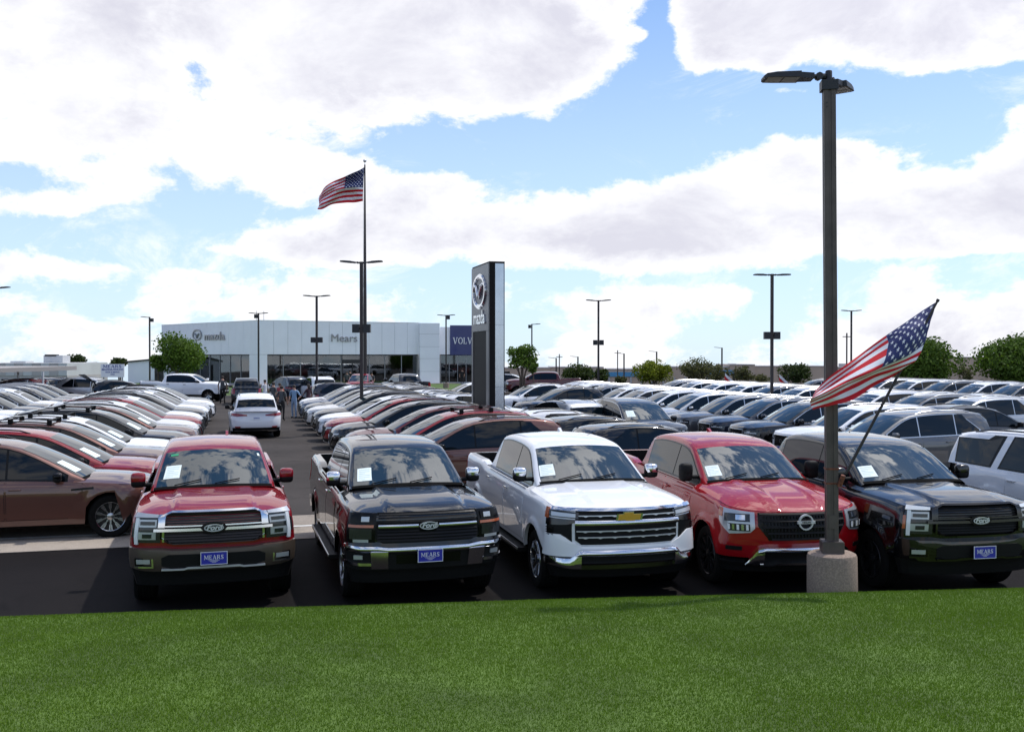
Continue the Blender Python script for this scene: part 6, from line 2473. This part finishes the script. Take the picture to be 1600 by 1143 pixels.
# ------------------------------------------------------------------ the five front pickups and the big SUV
FR = 'pickups parked nose to the lawn'
specs = [('K', 'paint_red', (333.5, 12.46, 333), 'dark red pickup with chrome grille and taupe bumper, leftmost in the front line'),
         ('X', 'paint_black', (669, 12.6, 350), 'black pickup with chrome mirrors, chrome bumper and single chrome grille bar'),
         ('C', 'paint_white', (982, 13.05, 415), 'white pickup with gold bow-tie emblem and chrome bumper'),
         ('N', 'paint_bright_red', (1257, 13.3, 495), 'bright red pickup behind the bronze lamp post with ring emblem'),
         ('P', 'paint_black', (1530, 13.0, 492), 'black pickup with black grille and blue plate, rightmost in the front line')]
for k, c, (px, Y, vp), lb in specs:
    s, r = make_pickup(k, M[c], lb, 0, FR)
    nose_at(r, s, (px - CX) * Y / FPX, Y, heading_vp(vp))
    q = {'K': (-.82, -.56, .075, .165), 'X': (-.84, -.60, .05, .14), 'C': (-.90, -.64, .06, .14), 'N': (-.88, -.63, .05, .13), 'P': (-.88, -.62, .05, .13)}[k]
    sticker(s, r, *q)
    if k in 'KXP':
        dealer_plate(s, r, {'K': .695, 'X': .70, 'P': .66}[k], x=s.xn + .105)
    if k == 'K':
        mb = MB()
        s.panel(mb, s.T, -.80, -.66, .235, .25, .0075, .002, 2, 1, 0)
        s.panel(mb, s.T, .83, .87, .225, .245, .0075, .002, 1, 1, 1)
        part(mb, 'window_sticker', [pbr('sticker_green', (.03, .30, .14), .5), M['paper']], r, None)
    # roof antenna fin
    mb = MB()
    p = s.T(.30, s.tx(-.85))
    mb.prism([(p.x - .09, p.z - .01), (p.x + .09, p.z - .01), (p.x - .04, p.z + .055), (p.x - .08, p.z + .055)], p.y - .02, p.y + .02, 'y')
    part(mb, 'roof_antenna', M['paint_black'] if c == 'paint_black' else M[c], r, 40)

s, r = make_suv('plain', BIG, M['paint_white'], 1, trim='black_gloss', wheel='truck')
tag(r, 'large white SUV with dark rear windows at the right edge', 'SUV')
place(r, 9.62, 15.95, math.atan2(-.965, .262))

# ------------------------------------------------------------------ rows of crossovers
rng = random.Random(11)
PROTO = {}
def proto(key):
    if key not in PROTO:
        kind, lod, var = key
        if kind == 'maz': s, r = make_suv('maz', SUV, M['paint_white'], lod, bars=(var == 'bars'), wheel='multi' if lod == 1 else 'split')
        elif kind == 'small': s, r = make_suv('maz', SMALL, M['paint_white'], lod)
        elif kind == 'box': s, r = make_suv('box', BOXY, M['paint_white'], lod, trim='satin')
        elif kind == 'pickup':
            s = Car(lod, **F150)
            r = empty('pickup_truck', cat='pickup truck')
            build_common(s, r, M['paint_white'], 'truck', 'alloy', 'black_gloss', PK_DLO, PK_DOORS, 1.18, screen=(.025, .272), screen_q=.91, mirror_z=1.47, rearglass=(.86, .97, .6), mirsize=(.16, .24, .22))
            suv_face(s, r, 'plain', max(lod, 2))
            for o in list(r.children):
                if o.name.startswith('tail_light') or o.name.startswith('rear_bumper'): bpy.data.objects.remove(o)
            bed_details(s, r, M['paint_white'])
        PROTO[key] = [s, r, False]
    return PROTO[key]


def put(key, paintname, x, y, rz, label, group=None, z=0):
    p = proto(key)
    if not p[2]:
        r = p[1]
        p[2] = True
    else:
        r = copy_tree(p[1])
    recolour(r, M[paintname])
    place(r, x, y, rz, z)
    for k_ in ('label', 'group'):
        if k_ in r: del r[k_]
    tag(r, label, None, group)
    return p[0], r


ORD = ['first', 'second', 'third', 'fourth', 'fifth', 'sixth', 'seventh', 'eighth', 'ninth', 'tenth', 'eleventh', 'twelfth', 'thirteenth', 'fourteenth', 'fifteenth', 'sixteenth']
CN = {'paint_red': 'red', 'paint_black': 'black', 'paint_navy': 'dark navy', 'paint_white': 'white', 'paint_pearl': 'pearl white', 'paint_brown': 'copper brown', 'paint_grey': 'grey',
      'paint_dark_grey': 'dark grey', 'paint_silver': 'silver', 'paint_blue_grey': 'blue-grey', 'paint_maroon': 'maroon', 'paint_bright_red': 'bright red', 'paint_taupe': 'taupe'}


def row(keys, cols, u0, du, v, face, where, group, jitter=.06):
    """v = nose line; face +1 noses to +v, -1 noses to -v"""
    for i, c in enumerate(cols):
        if c is None: continue
        key = keys(i) if callable(keys) else keys
        s = proto(key)[0]
        u = u0 + du * i + rng.uniform(-jitter, jitter)
        vc = v - face * s.xn + rng.uniform(-.12, .12)
        x, y = UV(u, vc)
        put(key, 'paint_' + c, x, y, (HD_V if face > 0 else HD_V + math.pi) + rng.uniform(-.012, .012),
            f"{CN['paint_' + c]} SUV, {ORD[i]} {where}", group)


# left row nosing onto the lane
row(lambda i: ('maz', 1 if i < 6 else 2, 'bars' if i in (2, 3, 4, 6) and i < 6 else ''), ['brown', 'red', 'brown', 'white', 'black', 'brown', 'pearl', 'red', 'white', 'black', 'white', 'silver', 'white', 'black'],  # several white, pearl and silver paints stand in for sky glare on roofs
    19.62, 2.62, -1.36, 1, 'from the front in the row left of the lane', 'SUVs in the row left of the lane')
# row behind it, further left
row(('box', 2, ''), [None, 'white', 'white', 'black', 'black', 'white', 'black', 'navy', 'black'], 36.0, 2.7, -7.6, 1, 'from the front in the far left row', 'SUVs in the far left row')
# middle row facing the lane
row(lambda i: ('maz', 1 if i < 5 else 2, 'bars' if i in (1,) else ''), ['brown', 'red', 'maroon', 'black', 'red', 'white', 'black', 'pearl', 'black', 'blue_grey', 'white'],
    23.4, 2.92, 2.75, -1, 'from the front in the middle row right of the lane', 'SUVs in the middle row right of the lane')
# behind the middle row, tails to it
row(lambda i: ('small', 1 if i < 3 else 2, ''), ['black', 'black', 'white'], 21.3, 2.85, 11.7, 1, 'from the front in the row before the pylon', 'SUVs in the row before the pylon')
row(('small', 2, ''), ['white', 'silver', 'white', 'black', 'white', 'silver'], 39.4, 2.85, 11.6, 1, 'in the row beyond the pylon', 'SUVs in the row beyond the pylon')
# grey and black crossovers facing left, right of the second lane
row(lambda i: ('box', 1 if i < 6 else 2, ''), ['white', 'black', 'navy', 'grey', 'silver', 'white', 'silver', 'white', 'grey', 'white', 'silver'],
    25.8, 2.68, 15.1, -1, 'in the boxy row right of the second lane', 'boxy SUVs right of the second lane')
s, r = put(('box', 1, ''), 'paint_grey', *UV(23.0, 14.35 + 2.46), HD_V + math.pi, 'grey boxy SUV broadside behind the rightmost black pickup', None)
s, r = put(('small', 2, ''), 'paint_dark_grey', *UV(26.4, 22.4), HD_V, 'dark grey SUV with its tail behind the broadside grey SUV', None)
# further rows
row(('box', 2, ''), ['silver', 'dark_grey', 'white', 'white', 'silver', 'black', 'white', 'white', 'silver', 'grey'], 29.8, 2.75, 22.3, -1, 'in the row behind the boxy grey SUVs', 'SUVs in the row behind the boxy ones')
row(('small', 2, ''), [None, 'white', 'silver', 'white', 'grey', 'white', 'white', 'black', 'white', 'silver'], 28.5, 2.8, 32.2, 1, 'in the row left of the big trees', 'SUVs in the row left of the big trees')
row(('box', 2, ''), [None, None, 'white', 'silver', 'dark_grey', 'white', 'black', 'white', 'silver', 'white'], 32.0, 2.8, 36.4, -1, 'in the second row left of the big trees', 'SUVs in the second row left of the big trees')
row(('maz', 2, ''), ['white', 'black', 'silver', 'white', 'white', 'grey', 'white'], 43.0, 2.8, 46.2, 1, 'in the row below the big trees', 'SUVs in the row below the big trees')

# singles
# white crossover driving away in the lane
s, r = put(('maz', 1, ''), 'paint_white', -10.50, 40.6 + .0, HD_U + R(1.5), 'white SUV seen from behind in the middle of the lane', None)
put(('box', 1, ''), 'paint_dark_grey', 4.15, 33.3, R(-90 + 14), 'dark grey SUV facing the viewer between the pylon and the boxy row', None)
put(('small', 2, ''), 'paint_silver', 1.55, 35.6, HD_U + R(14), 'silver SUV seen from behind just right of the pylon', None)
put(('small', 2, ''), 'paint_black', 2.25, 48.5, HD_V + math.pi + R(8), 'black SUV with glowing red tail lamp in the second lane', None)
put(('small', 2, ''), 'paint_white', .95, 54.0, HD_V + math.pi + R(8), 'white car facing left behind the pylon, nose in view', None)
put(('pickup', 1, ''), 'paint_maroon', (848 - CX) * 78 / FPX, 78, math.pi, 'dark red pickup parked under the thin young tree', None)
put(('small', 2, ''), 'paint_silver', (806 - CX) * 84 / FPX, 84, 0, 'silver SUV behind the dark red pickup', None)
put(('pickup', 1, ''), 'paint_white', (290 - CX) * 70 / FPX, 70, R(-4), 'white pickup facing right under the round tree', None)
put(('box', 2, ''), 'paint_silver', (152 - CX) * 66 / FPX, 66, 0, 'long silver SUV facing right left of the white pickup', None)
put(('small', 2, ''), 'paint_black', (100 - CX) * 72 / FPX, 72, R(70), 'black SUV with red tail lamps before the low building', None)
put(('box', 2, ''), 'paint_maroon', (10 - CX) * 62 / FPX, 62, R(200), 'dark red boxy SUV under the carport at the left edge', None)
put(('small', 2, ''), 'paint_black', (52 - CX) * 70 / FPX, 70, R(160), 'black SUV in the shade of the carport', None)
put(('box', 2, ''), 'paint_dark_grey', (385 - CX) * 66 / FPX, 66, HD_U, 'dark grey SUV seen from behind beyond the white SUV in the lane', None)
put(('maz', 2, ''), 'paint_navy', (447 - CX) * 72 / FPX, 72, HD_U + R(20), 'dark navy SUV behind the group of people', None)
put(('box', 2, ''), 'paint_white', (494 - CX) * 70 / FPX, 70, HD_U + R(10), 'white SUV seen from behind before the showroom glass', None)
put(('small', 2, ''), 'paint_red', (562 - CX) * 84 / FPX, 84, R(-90), 'red car facing the viewer at the showroom door', None)
put(('pickup', 1, ''), 'paint_dark_grey', (632 - CX) * 70 / FPX, 70, HD_U + R(8), 'dark grey pickup seen from behind before the showroom', None)
put(('small', 2, ''), 'paint_white', (728 - CX) * 58 / FPX, 58, math.pi + R(15), 'white car facing left just left of the pylon', None)
put(('box', 2, ''), 'paint_black', (1275 - CX) * 62 / FPX, 62, R(180), 'black boxy SUV among the far white roofs', None)
for i, px in enumerate((548, 600, 655)):
    put(('small', 2, ''), ('paint_navy', 'paint_white', 'paint_black')[i], (px - CX) * 57 / FPX, 57, HD_V + (math.pi if i % 2 else 0), ('dark navy car roof between lamp post and flagpole foot', 'white car roof before the dark grey pickup', 'black car roof right of the dark grey pickup')[i], None)

# black car with its tailgate raised, beside the white pickup
x, y = (203 - CX) * 62 / FPX, 62
s, r = put(('small', 2, ''), 'paint_black', x, y, R(25), 'black SUV with raised tailgate left of the white pickup', None)
mb = MB()
mb.prism([(-2.05, 1.60), (-2.10, 1.52), (-2.9, 1.98), (-2.95, 2.05), (-2.6, 2.06)], -.72, .72, 'y')
part(mb, 'tailgate', M['paint_black'], r, None)

for o in bpy.data.objects:
    if o.get('group') == 'SUVs in the row left of the lane' or o.get('group') == 'SUVs in the middle row right of the lane':
        o.scale = (1 + rng.uniform(-.012, .012), 1, 1 + rng.uniform(-.012, .022))
for k_, p in PROTO.items():
    if not p[2]:
        for ch in list(p[1].children_recursive): bpy.data.objects.remove(ch)
        bpy.data.objects.remove(p[1])
